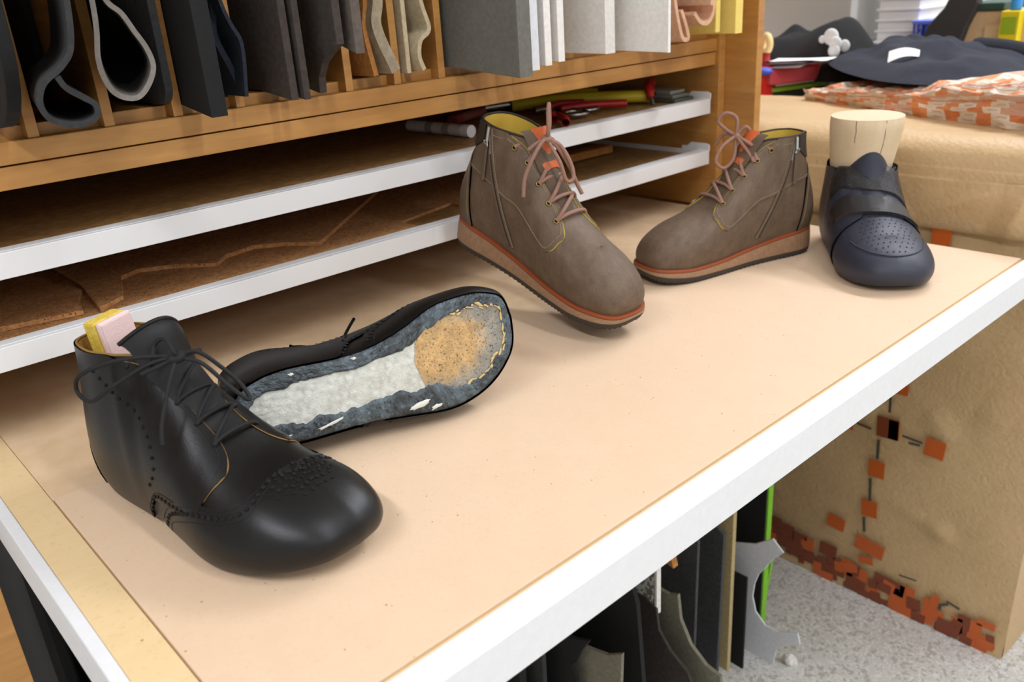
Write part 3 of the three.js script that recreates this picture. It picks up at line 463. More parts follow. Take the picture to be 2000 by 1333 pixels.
{ const yaw = .28, el = .20, th = .08, n = V(-Math.sin(yaw) * Math.cos(el), Math.sin(el), Math.cos(yaw) * Math.cos(el)), Xh = V(Math.cos(yaw), 0, Math.sin(yaw)), Zu = Xh.clone().cross(n.clone().negate()), X = Xh.clone().multiplyScalar(Math.cos(th)).addScaledVector(Zu, Math.sin(th)), Y = n.clone().negate(), Zc = X.clone().cross(Y);
  bB.quaternion.setFromRotationMatrix(new THREE.Matrix4().makeBasis(X, Y, Zc)); bB.position.copy(P(.962, .022, -1.58)).addScaledVector(Xh, -.139).addScaledVector(Zu, .0535); settle(bB); }
{ const f = thing('foam_block', 'pink and yellow foam block stuck into the collar of the upright black boot', 'foam', V(0, 0, 0));
  part('cover', box(-.018, .018, -.045, .030, .0065, .0145, .003), M.foamPink, f, 'pink foam side'); part('core', box(-.018, .018, -.045, .030, -.0110, .0065, .003), M.foamYellow, f, 'yellow foam side');
  f.position.copy(P(.502, .33, -1.90)); f.rotation.set(-.06, .35, .10); f.scale.set(.92, .9, .95); }
// ---------- dark blue strap shoe on a wooden last ----------
M.strap = phys(0x1a181a, .42, { bumpMap: tex(256, (u, v) => { const k = Math.abs(((u * 16 + .5 * (Math.floor(v * 26) % 2)) % 1) - .5) * 2, r = Math.abs((v * 26) % 1 - .5) * 2; return 255 * clamp(1.3 - Math.max(k, r) ** 3 - .4 * fbm(u, v, 40, 40, 7, 2), 0, 1); }, .04, false), bumpScale: .0006, clearcoat: .15, clearcoatRoughness: .3 });
M.lastWood = std(0xffffff, .6, { map: woodTex([212, 188, 150], [228, 208, 176], .25, 141, 60, 6) });
const NV = new Upper([
  [0, .010, 0, 0, .005, .014, .122, 0, .022, .03, .003, 1],
  [.03, .0125, .014, .014, .005, .0155, .122, .014, .021, .03, .003, 1],
  [.07, .020, .026, .025, .005, .020, .121, .026, .019, .03, .003, 1],
  [.13, .040, .036, .034, .005, .035, .119, .037, .016, .03, .003, 1],
  [.22, .070, .041, .037, .004, .062, .117, .043, .015, .03, .003, 1],
  [.31, .100, .043, .037, .004, .090, .119, .040, .015, .03, .006, .9],
  [.37, .122, .045, .039, .003, .112, .119, .024, .016, .034, .022, .6],
  [.44, .146, .048, .043, .003, .127, .106, .006, .016, .036, .034, .25],
  [.52, .174, .051, .047, .003, .147, .087, 0, .016, .031, .040, .06],
  [.60, .196, .054, .053, .003, .170, .0755, 0, .016, .027, .042, 0],
  [.70, .222, .052, .053, .004, .203, .066, 0, .016, .025, .043, 0],
  [.78, .242, .046, .048, .005, .225, .0595, 0, .016, .024, .041, 0],
  [.88, .262, .033, .036, .007, .225, .0595, 0, .016, .023, .041, 0],
  [.95, .272, .018, .021, .008, .225, .0595, 0, .016, .023, .043, 0],
  [1, .275, 0, 0, .009, .225, .0595, 0, .016, .023, .045, 0],
]);
const navy = thing('strap_shoe', 'dark blue leather shoe with two black straps, fitted on the wooden last', 'shoe');
part('upper', NV.shell(0, 0, 0, 1, 80, 30), M.navyLeather, navy);
part('lining', NV.shell(-.0022, .6, 0, .40, 30, 8, .995), M.navyLeather, navy);
part('bottom', NV.layer(-.002, p => NV.yb(p), -.010, p => NV.yb(p) - .003), M.margin, navy);
for (const s of [1, -1]) {
  part('quarter', NV.patch(s, 0, .615, crv([[0, 0], [.48, 0], [.52, .10], [.56, .28], [.59, .46], [.615, .72]]), crv([[0, 1], [.30, 1], [.34, .96], [.42, .90], [.52, .87], [.585, .85], [.615, .80]]), .0018, 60, 18), M.navyLeather, navy);
  part('stitching', NV.stitch([[s, .515, .12], [s, .55, .29], [s, .58, .46], [s, .600, .7]], .0021, .0003, .0018, .0009), M.threadBlack, navy);
  const d = [], cand = []; for (let i = 0; i <= 60; i++) for (let j = 0; j <= 40; j++) { const p = .56 + .44 * i / 60, tt = .5 + .499 * j / 40; cand.push([p, tt, NV.at(s, p, tt)]); }
  for (let i = 0; i < 11; i++) for (let j = 0; j < 5; j++) { const x = .172 + i * .0085, z = s * (.0035 + j * .007 + (i % 2) * .0035), e = ((x - .212) / .048) ** 2 + (z / .033) ** 2; if (e > 1) continue; let b = null, bd = 1e9; for (const q of cand) { const dd = (q[2].x - x) ** 2 + (q[2].z - z) ** 2; if (dd < bd) { bd = dd; b = q; } } d.push([s, b[0], b[1]]); }
  part('perforations', NV.dots(d, .0010, .0005), M.hole, navy);
}
part('toe_seam', [1, -1].map(s => NV.cord([[s, .70, .56], [s, .80, .60], [s, .90, .62], [s, 1, .62]], .0002, .0011, 10)), M.navyLeather, navy);
part('tongue', grid(14, 16, (u, v) => { const k = (u - .5) * 2, p = lerp(.58, .36, v), T = NV.top(1, p), w = lerp(.016, .029, v), l = sstep(.6, 1, v); return V(T.x + .003 - .020 * k * k * v + .002 * l, T.y + .002 + .024 * l * (1 - 1.1 * k * k) - .004 * k * k, k * w); }), M.navyLeather, navy);
const hts = []; for (const s of [1, -1]) for (let i = 0; i <= 150; i++) for (let j = 0; j <= 70; j++) hts.push(NV.off(s, .10 + .6 * i / 150, .30 + .699 * j / 70, .0018));
const hAt = (x, z) => { let w = 0, h = 0, bd = 1e9, bh = 0; for (const q of hts) { const d = (q.x - x) ** 2 + (q.z - z) ** 2; if (d < bd) { bd = d; bh = q.y; } if (d < 9e-6) { const k = 1 / (d + 5e-7); w += k; h += k * q.y; } } return w ? h / w : bh; };
const strap = (xs, z0, z1, w) => {                                       // stiff band lying over the instep from z0 to z1
  const fx = crv(xs.map(q => [-q[0], q[1]])), N = 30, cache = [];
  for (let i = 0; i <= N; i++) { const k = i / N, z = lerp(z0, z1, k), col = []; for (let j = 0; j <= 6; j++) { const r2 = 1 - .25 * Math.max(0, 1 - k * N / 2.5) ** 2, x = fx(-z) + (j / 6 - .5) * w * r2; col.push(V(x, hAt(x, z), z)); } cache.push(col); }
  for (let it = 0; it < 2; it++) for (let i = 1; i < N; i++) for (let j = 0; j <= 6; j++) cache[i][j].y = .25 * cache[i - 1][j].y + .5 * cache[i][j].y + .25 * cache[i + 1][j].y;
  const g = grid(N + 2, 8, (u, v, i, j) => { const a = clamp(i - 1, 0, N), b = clamp(j - 1, 0, 6), edge = i === 0 || i === N + 2 || j === 0 || j === 8, q = cache[a][b].clone(); q.y += edge ? -.004 : .0034; q.z *= 1.03; if (!edge) q.x += .0015; q.u = a / N * .11; q.v = b / 6 * .025; return q; });
  return toCreasedNormals(g.toNonIndexed(), .8);
};
part('strap', strap([[.047, .094], [.02, .118], [0, .126], [-.03, .124], [-.046, .120]], .047, -.044, .028), M.strap, navy, 'upper black reptile-grain strap');
part('strap', strap([[.050, .134], [.02, .156], [0, .162], [-.03, .163], [-.048, .162]], .050, -.047, .030), M.strap, navy, 'lower black reptile-grain strap');
pose(navy, P(2.715, 0, -1.165), P(3.22, 0, -1.60)); navy.scale.setScalar(1.06); settle(navy);
const last = thing('shoe_last', 'pale wooden shoe last rising from the dark blue shoe', 'shoe last');
{ const rings = [[.02, .030, .036, .058], [.05, .034, .040, .06], [.09, .039, .044, .062], [.115, .041, .046, .064], [.15, .0455, .050, .070], [.188, .049, .053, .077], [.191, .048, .052, .077]];
  const cz = crv(rings.map(r => [r[0], r[1]])), cx = crv(rings.map(r => [r[0], r[2]])), xx = crv(rings.map(r => [r[0], r[3]]));
  part('cone', grid(48, 16, (u, v) => { const y = lerp(.02, .191, v ** .7), a = u * Math.PI * 2, q = V(xx(y) + Math.cos(a) * cx(y), y, Math.sin(a) * cz(y)); q.u = u * .3; q.v = y; return q; }), M.lastWood, last);
  const top = new THREE.CircleGeometry(1, 48); top.rotateX(-Math.PI / 2); top.scale(.052, 1, .048); top.translate(.077, .191, 0); part('top_face', top, M.lastWood, last);
  const ck = []; for (const [a, y0, y1] of [[.55, .16, .190], [-.25, .13, .190]]) { ck.push(tube([0, .25, .5, .75, 1].map(k => { const y = lerp(y0, y1, k), b = a + .012 * Math.sin(k * 9); return V(xx(y) + Math.cos(b) * cx(y), y, Math.sin(b) * cz(y)); }), .00035, 20, false, 4)); } part('crack', ck, M.hole, last, 'thin dark drying crack'); }
last.position.copy(navy.position); last.quaternion.copy(navy.quaternion); last.scale.setScalar(1.035);
// ---------- sheet material stored on edge ----------
const foam = (a, b, rough = .9, bump = .0001) => std(0xffffff, rough, { map: mottled(a, b, .15, 40, 151), bumpMap: grain, bumpScale: bump });
M.sBlack = foam([13, 13, 13], [20, 20, 19]); M.sDark = foam([40, 40, 40], [52, 52, 51]); M.sGrey = foam([118, 112, 104], [132, 126, 118]); M.sNavy = foam([18, 24, 34], [30, 38, 50]);
M.sBrown = foam([52, 44, 38], [66, 57, 50]); M.sTaupe = foam([84, 74, 66], [98, 88, 79]); M.sBeige = foam([150, 136, 112], [172, 158, 134]); M.sCream = foam([190, 172, 138], [210, 194, 160]); M.sStone = foam([100, 98, 90], [110, 108, 99]); M.sPale = foam([212, 213, 216], [222, 223, 226]); M.sMid = foam([60, 61, 61], [76, 77, 77]);
M.sWhite = foam([226, 222, 214], [238, 234, 227]); M.sPink = foam([206, 160, 126], [224, 180, 148]); M.sYellow = foam([230, 204, 106], [236, 211, 116]); M.sOrange = foam([170, 112, 52], [196, 138, 74]); M.sOlive = foam([112, 108, 92], [128, 124, 106]); M.sLime = foam([122, 190, 44], [140, 206, 60]); M.sTan = foam([176, 156, 110], [194, 174, 128]);
const SIDE = new THREE.Vector3(1, 0, 0);
function slab(name, label, x, thick, outline, mat, group, edgeMat) {     // flat sheet standing across the slot; outline [z, y] and x, thick in survey units, x is its right face
  const g = sheetGeo(outline.map(([z, y]) => [z * K, DESK + y * K]), thick * K, [], Math.min(.0006, thick * K * .2)); g.rotateY(-Math.PI / 2); g.translate(x * K, 0, 0); boxUV(g);
  const m = part(numbered(name), g, mat, scene); tag(m, label, 'sheet', group); return m;
}
function bent(name, label, pts, zf, zb, thick, mat, slope = 0, group) {             // sheet bent about z: profile [x, y] seen from the front
  const g = ribbon(pts.map(([x, y]) => P(x, Math.max(y, .7735 + thick / 2), zf)), (zf - zb) * K, thick * K, V(slope, 0, -1)); const m = part(numbered(name), g, mat, scene); tag(m, label, 'sheet', group); return m;
}
const sc = (pts, k) => pts.map(([x, y]) => [x * k, 1 + (y - 1) * k]);
const SBK = -3.2, rect = (zf, yb, yt = 1.75) => [[SBK, .777], [-2.345, .777], [zf, yb], [zf, yt], [SBK, yt]];
const arc = (cz, cy, r, a0, a1, n = 8) => Array.from({ length: n + 1 }, (_, i) => { const a = lerp(a0, a1, i / n); return [cz + r * Math.cos(a), cy + r * Math.sin(a)]; });
slab('foam_sheet', 'black foam sheet with a rounded corner at the far left of the slots', .500, .03, [[SBK, .777], [-2.36, .777], ...arc(-2.26, .98, .2, -1.5, 0), [-2.06, 1.75], [SBK, 1.75]], M.sBlack);
slab('foam_sheet', 'black foam sheet behind the left wooden divider, half hidden by a rolled sheet', .70, .02, rect(-2.62, .777), M.sBlack);
bent('rubber_sheet', 'black rubber sheet folded into a hanging S-shaped loop beside the grey loop', sc([[0.606, 1.3], [0.606, 1.034], [0.588, 0.936], [0.564, 0.908], [0.521, 0.877], [0.506, 0.843], [0.514, 0.811], [0.545, 0.793], [0.586, 0.790], [0.611, 0.803], [0.613, 0.824], [0.593, 0.841], [0.563, 0.865], [0.551, 0.889]], 1.0), -2.0, -2.55, .012, M.sDark, .22);
bent('foam_sheet', 'grey foam sheet bent into a long teardrop loop', sc([[0.650, 1.35], [0.652, 1.031], [0.647, 0.972], [0.637, 0.917], [0.639, 0.880], [0.652, 0.847], [0.676, 0.831], [0.703, 0.830], [0.731, 0.854], [0.749, 0.890], [0.743, 0.928], [0.724, 0.966], [0.705, 1.003], [0.680, 1.030], [.660, 1.2], [.658, 1.35]], 1.03), -2.05, -2.46, .011, M.sGrey, .33);
slab('foam_sheet', 'dark grey foam sheet with rounded lower corner just right of the grey loop', .884, .02, [[SBK, .777], [-2.34, .777], ...arc(-2.30, .83, .05, -1.5, 0, 5), [-2.25, 1.75], [SBK, 1.75]], M.sDark);
slab('foam_slab', 'thick black foam slab with a square front edge', .963, .045, rect(-2.13, .748), M.sBlack);
bent('rubber_sheet', 'blue-black rubber sheet flaring out at the bottom right of the thick black slab', sc([[.99, 1.3], [0.986, 1.019], [0.976, 0.937], [1.001, 0.861], [1.024, 0.779]], 1.047), -2.25, -3.1, .016, M.sNavy);
bent('rubber_sheet', 'thin blue-black rubber sheet bent outwards in front of the bare wooden divider', sc([[1.0, 1.3], [1.009, 1.017], [1.028, 0.957], [1.045, 0.919], [1.035, 0.782]], 1.02), -2.20, -3.1, .010, M.sNavy);
slab('foam_sheet', 'large dark brown foam sheet, left one of a close pair with pale edges', 1.190, .022, rect(-2.17, .757), M.sBrown);
slab('foam_sheet', 'dark brown foam sheet, right one of a close pair with pale edges', 1.222, .020, rect(-2.16, .755), M.sBrown);
slab('foam_sheet', 'dark brown foam sheet with an arch cut out of its lower front', 1.318, .024, [[SBK, .777], [-2.345, .777], [-2.235, .758], [-2.23, .80], [-2.20, .84], [-2.14, .875], [-2.11, .89], [-2.11, 1.75], [SBK, 1.75]], M.sBrown);
slab('foam_sheet', 'taupe foam sheet ending high with a slanting lower edge', 1.375, .030, [[SBK, .96], [-2.34, .93], [-2.10, .862], [-2.10, 1.75], [SBK, 1.75]], M.sTaupe);
bent('cork_sheet', 'brown cork sheet with a light bent front edge', sc([[1.465, 1.3], [1.460, 0.995], [1.448, 0.920], [1.468, 0.777]], 1.024), -2.25, -3.1, .016, M.sOrange);
bent('felt_sheet', 'thick beige felt sheet kinked in the middle', sc([[1.478, 1.3], [1.474, 0.992], [1.461, 0.928], [1.511, 0.772]], 1.03), -2.22, -3.1, .034, M.sBeige);
bent('felt_sheet', 'cream felt sheet with a wavy front edge beside the wide divider', sc([[1.69, 1.3], [1.696, 0.983], [1.717, 0.896], [1.682, 0.869], [1.671, 0.822], [1.685, 0.778]], 1.0), -2.25, -3.1, .014, M.sCream);
slab('foam_sheet', 'cream foam sheet standing behind the wavy felt sheet', 1.655, .016, rect(-2.28, .775), M.sCream);
slab('foam_block', 'large grey foam block jutting far out of the slots', 1.885, .055, rect(-1.97, .748), M.sStone);
slab('foam_sheet', 'pale blue-grey foam sheet pressed against the large grey block', 1.945, .040, rect(-2.00, .760), M.sPale);
slab('foam_sheet', 'white foam sheet, leftmost of the white ones', 2.03, .030, rect(-2.03, .765), M.sWhite);
slab('foam_sheet', 'white foam sheet, second of the white ones from the left', 2.10, .030, rect(-2.04, .770), M.sWhite);
slab('foam_sheet', 'white foam sheet with a broad visible side, third of the white ones', 2.36, .050, rect(-2.05, .772), M.sWhite);
slab('foam_sheet', 'white foam sheet with a crisp front edge, rightmost of the white ones', 2.46, .014, rect(-1.89, .765), M.sWhite);
bent('leather_sheet', 'pinkish leather sheet folded into a narrow hanging loop', sc([[2.70, 1.2], [2.722, 0.921], [2.749, 0.831], [2.775, 0.775], [2.804, 0.780], [2.786, 0.837], [2.760, 0.883]], 1.0), -2.07, -2.5, .016, M.sPink);
bent('leather_sheet', 'pinkish leather sheet curling up in a short loop beside the yellow sheets', sc([[2.770, 0.869], [2.809, 0.836], [2.857, 0.832], [2.888, 0.866], [2.893, 0.911]].map(([x, y]) => [x + .045, y]), 1.0), -2.05, -2.5, .016, M.sPink);
slab('foam_sheet', 'pinkish foam sheet ending high above the small leather loop', 2.90, .03, [[SBK, .90], [-2.02, .895], [-2.02, 1.75], [SBK, 1.75]], M.sPink);
slab('foam_sheet', 'yellow foam sheet with a short lower strip in front', 3.02, .03, rect(-2.08, .790), M.sYellow);
slab('foam_sheet', 'bright yellow foam sheet next to the right wooden panel', 3.13, .05, rect(-2.05, .778), M.sYellow);

// ---------- lower rack and sheets under the bench ----------
const lrack = thing('floor_rack', 'beech floor rack with upright posts under the bench', 'rack', new THREE.Vector3());
part('post', kbox(.03, .158, -1.875, -.13, -2.12, -2.0, .001), M.beech, lrack);
part('post', kbox(1.185, 1.30, -1.875, -.13, -1.80, -1.655, .001), M.sOrange, lrack);
part('back_board', kbox(.03, 3.1, -1.875, -.13, -3.42, -3.40, .001), M.black, lrack);
const YB = -1.874, ub = (zf, yb = YB, yt = -.2, zb = -3.1) => [[zb, yb], [zf, yb], [zf, yt], [zb, yt]];
slab('foam_sheet', 'dark grey sheet standing at the far left under the bench', .245, .02, ub(-2.2), M.sBlack);
slab('foam_sheet', 'black sheet standing under the left end of the bench', .40, .03, ub(-2.3), M.sBlack);
slab('foam_sheet', 'black sheet beside the orange post under the bench', 1.40, .03, ub(-1.64), M.sBlack);
slab('foam_sheet', 'near-black sheet with a lighter edge under the bench front', 1.465, .018, [[-3, YB], [-1.62, YB], [-1.61, -.967], [-1.66, -.5], [-3, -.4]], M.sDark);
slab('foam_sheet', 'black offcut with a star-shaped cut end under the bench', 1.55, .012, [[-3, -1.4], [-1.56, -1.3], [-1.545, -1.128], [-1.57, -1.09], [-1.546, -1.053], [-1.52, -.99], [-1.485, -.929], [-1.54, -.955], [-1.60, -.97], [-1.64, -.90], [-1.72, -.85], [-3, -.6]], M.sBlack);
slab('foam_sheet', 'pale olive sheet with a concave upper edge, low under the bench', 1.61, .014, [[-2.6, YB], [-1.42, YB], [-1.407, -1.1], [-1.40, -.968], [-1.46, -1.01], [-1.53, -1.03], [-1.574, -1.04], [-1.66, -1.18], [-2.6, -1.6]], M.sOlive);
slab('foam_sheet', 'large black sheet with a slanting grey front edge under the bench', 1.76, .020, [[-3, YB], [-1.43, YB], [-1.435, -1.214], [-1.459, -.895], [-1.50, -.76], [-1.62, -.4], [-3, -.3]], M.sBlack);
{ const m = slab('textured_sheet', 'white strip with a grey crackled face hanging under the bench', 1.97, .022, [[-2.4, -1.0], [-1.61, -1.09], [-1.56, -1.112], [-1.545, -.86], [-1.55, -.6], [-2.4, -.6]], std(0xffffff, .8, { map: tex(256, (u, v) => { const a = fbm(u, v, 26, 26, 171, 2); return a > .5 ? [208, 206, 196] : [124, 120, 108]; }, .1) })); part('edge_strip', kbox(1.948, 1.972, -1.112, -.6, -1.5485, -1.538, .0005), M.sWhite, m, 'white cut edge'); }
slab('foam_sheet', 'dark olive sheet with a convex bulging front edge under the bench', 1.955, .012, [[-2.8, YB], [-1.36, YB], [-1.37, -1.35], [-1.396, -1.287], [-1.476, -1.232], [-1.527, -1.17], [-1.539, -1.08], [-1.59, -1.06], [-2.8, -1.0]], M.sBrown);
slab('foam_sheet', 'grey-olive sheet with a sweeping concave cut and pale edge under the bench', 2.06, .016, [[-2.8, YB], [-1.32, YB], [-1.328, -1.328], [-1.39, -1.317], [-1.459, -1.265], [-1.507, -1.175], [-1.52, -1.071], [-1.56, -1.09], [-1.613, -1.09], [-2.8, -1.05]], M.sOlive);
slab('wood_wedge', 'small orange wooden wedge peeping from under the bench rim', 2.15, .03, [[-1.9, -.6], [-1.66, -1.02], [-1.598, -1.035], [-1.632, -.9], [-1.66, -.6]], M.sOrange);
slab('foam_sheet', 'dark grey sheet with a chamfered corner, left of the two side by side', 2.30, .016, [[-3, YB], [-1.62, YB], [-1.607, -1.014], [-1.65, -.93], [-1.9, -.6], [-3, -.5]], M.sMid);
slab('foam_sheet', 'dark grey sheet with a chamfered corner, right of the two side by side', 2.51, .018, [[-3, YB], [-1.64, YB], [-1.629, -1.10], [-1.70, -1.05], [-1.9, -.6], [-3, -.5]], M.sMid);
slab('foam_sheet', 'dark blue-grey sheet peeping above the right chamfered sheet', 2.44, .02, ub(-1.80, YB, -.35), M.sNavy);
slab('board', 'brown board with a pale tan front edge beside the black board', 2.600, .024, ub(-1.64, YB, -.3), M.sTan);
slab('foam_sheet', 'narrow black strip sheet between tan board and white cutout', 2.645, .012, ub(-1.60, YB, -1.38), M.sBlack);
slab('foam_sheet', 'white plastic sheet with round bites cut from its edge, standing under the bench', 2.755, .008, [[-2.4, -1.4], [-1.777, -1.350], [-1.733, -1.323], [-1.637, -1.284], [-1.554, -1.217], [-1.503, -1.262], [-1.55, -1.32], [-1.582, -1.381], [-1.612, -1.43], [-1.629, -1.489], [-1.636, -1.562], [-1.616, -1.636], [-1.564, -1.683], [-1.501, -1.682], [-1.410, -1.633], [-1.397, -1.683], [-1.472, -1.741], [-1.505, -1.79], [-1.515, YB], [-2.4, YB]], M.sPale);
{ const m = slab('board', 'black board with a lime green front edge, rightmost of the sheets under the bench', 2.895, .04, ub(-1.66, YB, -.25), M.sBlack); const g = kbox(2.862, 2.897, YB, -.25, -1.659, -1.650, .0005); part('edge_strip', g, M.sLime, m, 'lime green edge'); }
{ const g = new THREE.BoxGeometry(.008, .20, .004); boxUV(g); const m = part(numbered('edge_strip'), g, M.sLime, scene); m.position.copy(P(2.985, -1.64, -1.70)); m.rotation.set(.14, 0, .10); tag(m, 'loose lime green strip leaning beside the black board', 'strip'); }
{ const g = new THREE.IcosahedronGeometry(.012, 1); const p = g.attributes.position; for (let i = 0; i < p.count; i++) { const k = .7 + .6 * hash2(Math.round(p.getX(i) * 9999), Math.round(p.getY(i) * 9999), 3); p.setXYZ(i, p.getX(i) * k, p.getY(i) * k, p.getZ(i) * k); } g.computeVertexNormals(); boxUV(g); const m = part(numbered('paper_scrap'), g, M.sWhite, scene); m.position.copy(P(2.80, -1.852, -1.46)); tag(m, 'crumpled white paper scrap on the floor beside the white sheet', 'scrap'); }
// ---------- cork sheets in the lower tray ----------
const flat = (pts, y, th, mat) => { const g = sheetGeo(pts.map(([x, z]) => [x * K, -z * K]), th * K, [], .0005); g.rotateX(-Math.PI / 2); g.translate(0, DESK + y * K, 0); boxUV(g); return g; };
const TY = .2415;
tag(part(numbered('cork_sheet'), flat([[-.9, -2.36], [1.70, -2.36], [1.70, -2.50], [1.99, -2.57], [2.0, -2.36], [2.55, -2.36], [2.55, -3.3], [-.9, -3.3]], TY, .010, M.cork), M.cork, scene), 'wide brown cork sheet covering the lower tray, slot cut near the boot', 'cork sheet');
tag(part(numbered('cork_sheet'), flat([[.62, -2.40], [.70, -2.455], [.735, -2.56], [.765, -2.655], [.83, -2.69], [.92, -2.64], [1.02, -2.535], [1.08, -2.60], [1.19, -2.625], [1.28, -2.56], [1.345, -2.466], [1.93, -2.976], [1.9, -3.2], [.66, -3.2], [.66, -2.70]], TY + .0105, .014, M.cork), M.cork, scene), 'brown cork offcut with scalloped cuts lying on the wide cork sheet', 'cork sheet');
tag(part(numbered('cork_sheet'), flat([[-.9, -2.40], [.36, -2.47], [.58, -2.42], [.60, -2.52], [.64, -2.62], [.60, -2.78], [.60, -3.2], [-.9, -3.2]], TY + .0105, .014, M.cork), M.cork, scene), 'brown cork offcut with a hooked end at the left of the lower tray', 'cork sheet');
tag(part(numbered('wood_strip'), kbox(2.76, 3.08, TY + .0105, TY + .045, -2.78, -2.70, .001), M.sOrange, scene), 'flat reddish wooden strip lying at the right of the lower tray', 'strip');
// ---------- tools on the upper tray ----------
const T1 = .4865, rod = (a, b, r, seg = 16) => { const g = new THREE.CylinderGeometry(r, r, a.distanceTo(b), seg, 1); g.applyQuaternion(new THREE.Quaternion().setFromUnitVectors(UPV, b.clone().sub(a).normalize())); const m = a.clone().lerp(b, .5); g.translate(m.x, m.y, m.z); return g; };
{ const t = thing('marker_pen', 'white marker pen with round white cap on the upper tray', 'marker'); const a = P(2.085, T1 + .024, -2.53), b = P(2.07, T1 + .024, -2.90), d = b.clone().sub(a).normalize();
  part('barrel', rod(a.clone().addScaledVector(d, .016), b, .0088), std(0xcfc8c2, .5), t); part('cap', rod(a, a.clone().addScaledVector(d, .017), .0094), std(0xe8e4e6, .4), t); for (const k of [.045, .085]) part('label_band', rod(a.clone().addScaledVector(d, k), a.clone().addScaledVector(d, k + .016), .0090), std(0x9a908a, .6), t); }
{ const t = thing('marker_pen', 'dull red marker pen lying behind the white one', 'marker'); part('barrel', rod(P(2.30, T1 + .022, -2.86), P(2.62, T1 + .022, -2.98), .0082), std(0x9a5a52, .5), t); part('cap', rod(P(2.24, T1 + .022, -2.835), P(2.30, T1 + .022, -2.86), .0088), std(0x8a3a36, .5), t); }
M.redGrip = std(0xb01f1c, .4); M.yellowGrip = std(0xc9b420, .45);
const handle = (pts, r, mat, t, nm = 'handle') => part(nm, tube(pts.map(q => P(...q)), r, 30, false, 10), mat, t);
{ const t = thing('scissors', 'steel scissors with red finger loops at the front of the upper tray', 'scissors');
  for (const [x, z] of [[2.62, -2.50], [2.74, -2.55]]) part('finger_loop', tube(Array.from({ length: 9 }, (_, i) => P(x + .055 * Math.cos(i * .785), T1 + .018 + .004 * i / 9, z + .05 * Math.sin(i * .785))), .004, 40, false, 8), M.steel, t);
  part('blade', [rod(P(2.78, T1 + .018, -2.58), P(3.0, T1 + .02, -2.68), .0035)], M.steel, t); }
{ const t = thing('pliers', 'red handled pliers lying at the front edge of the upper tray', 'pliers'); handle([[2.40, T1 + .022, -2.34], [2.46, T1 + .024, -2.40], [2.52, T1 + .024, -2.50]], .0062, M.redGrip, t); handle([[2.44, T1 + .022, -2.44], [2.48, T1 + .034, -2.50], [2.53, T1 + .03, -2.56]], .0062, M.redGrip, t); part('joint', rod(P(2.53, T1 + .022, -2.53), P(2.60, T1 + .026, -2.62), .006), M.steel, t); }
{ const t = thing('pliers', 'pliers with one red handle pointing to the right on the upper tray', 'pliers'); handle([[2.66, T1 + .026, -2.62], [2.78, T1 + .03, -2.55], [2.90, T1 + .026, -2.46]], .0066, M.redGrip, t); handle([[2.62, T1 + .03, -2.68], [2.70, T1 + .04, -2.66], [2.80, T1 + .034, -2.62]], .0060, M.redGrip, t); part('joint', rod(P(2.56, T1 + .026, -2.68), P(2.64, T1 + .03, -2.66), .007), M.steel, t); }
{ const t = thing('pliers', 'pliers with thick yellow handles behind the red handled ones', 'pliers'); handle([[2.60, T1 + .035, -2.86], [2.80, T1 + .045, -2.70], [3.08, T1 + .034, -2.46]], .0105, M.yellowGrip, t); handle([[2.64, T1 + .05, -2.92], [2.80, T1 + .062, -2.82], [2.96, T1 + .052, -2.68]], .0090, M.yellowGrip, t); part('joint', rod(P(2.50, T1 + .035, -2.93), P(2.60, T1 + .04, -2.88), .009), M.steel, t); }
{ const t = thing('clamp', 'small red clamp standing near the grey plates', 'clamp'); part('jaw', [tube([P(3.04, T1 + .03, -2.44), P(3.05, T1 + .065, -2.46), P(3.09, T1 + .085, -2.49)], .007, 20, false, 8), tube([P(3.09, T1 + .085, -2.49), P(3.12, T1 + .088, -2.50)], .009, 8, false, 8), tube([P(3.08, T1 + .04, -2.46), P(3.10, T1 + .068, -2.49)], .006, 10, false, 8)], M.redGrip, t); part('pin', rod(P(3.03, T1 + .001, -2.42), P(3.04, T1 + .03, -2.44), .0042), M.steel, t); }
for (let i = 0; i < 3; i++) { const t = thing('flat_plate', ['flat grey plate, bottom one of the stack at the right of the upper tray', 'flat grey plate in the middle of the stack on the upper tray', 'flat grey plate, top one of the stack at the right of the upper tray'][i], 'plate'); part('plate', kbox(3.12 + .01 * i, 3.255 - .006 * i, T1 + .001 + .016 * i, T1 + .0155 + .016 * i, -2.80 + .02 * i, -2.37 - .02 * i, .001), std([0x55584e, 0x77776a, 0x8e8c80][i], .6), t); }
{ const t = thing('cable_clip', 'small white plastic clip on the bench by the shelf foot', 'clip'); part('body', kbox(3.20, 3.262, .0005, .042, -2.335, -2.295, .004), M.sWhite, t); }
// ---------- paper wrapped cutting table ----------
M.kraft = std(0xffffff, .5, { map: tex(512, (u, v) => { const a = fbm(u, v, 6, 6, 181, 4), b = fbm(u, v, 90, 70, 182, 3); return mix3([186, 153, 108], [204, 174, 130], clamp(.6 * a + .4 * b, 0, 1)); }, .5), bumpMap: retile(grain, .2), bumpScale: .0008 });
M.tapeOrange = std(0xbf5a22, .3); M.tapeDark = std(0x7a3a20, .35); M.tapeInk = std(0x4a4236, .5);
const kt = thing('wrapped_table', 'brown paper wrapped table with orange tape along its lower edge', 'table');
const ridge = (a, b, f, s) => { let v = 0; for (let o = 0; o < 3; o++) { const n = vnoise(a * f + o * 17, b * f * .8 + o * 5, 997, 991, s + o); v += (1 - Math.abs(2 * n - 1)) ** 3 * .55 ** o; f *= 2.1; } return v; };
const CR = Array.from({ length: 60 }, () => { const z = rr(-3.3, -.8), y = rr(-1.6, 1.3), a = rr(-1.2, 1.2) + (rnd() < .4 ? 1.2 : 0), l = rr(.12, .5); return [z, y, z + Math.cos(a) * l, y + Math.sin(a) * l, rr(.35, 1), rr(.05, .16)]; });
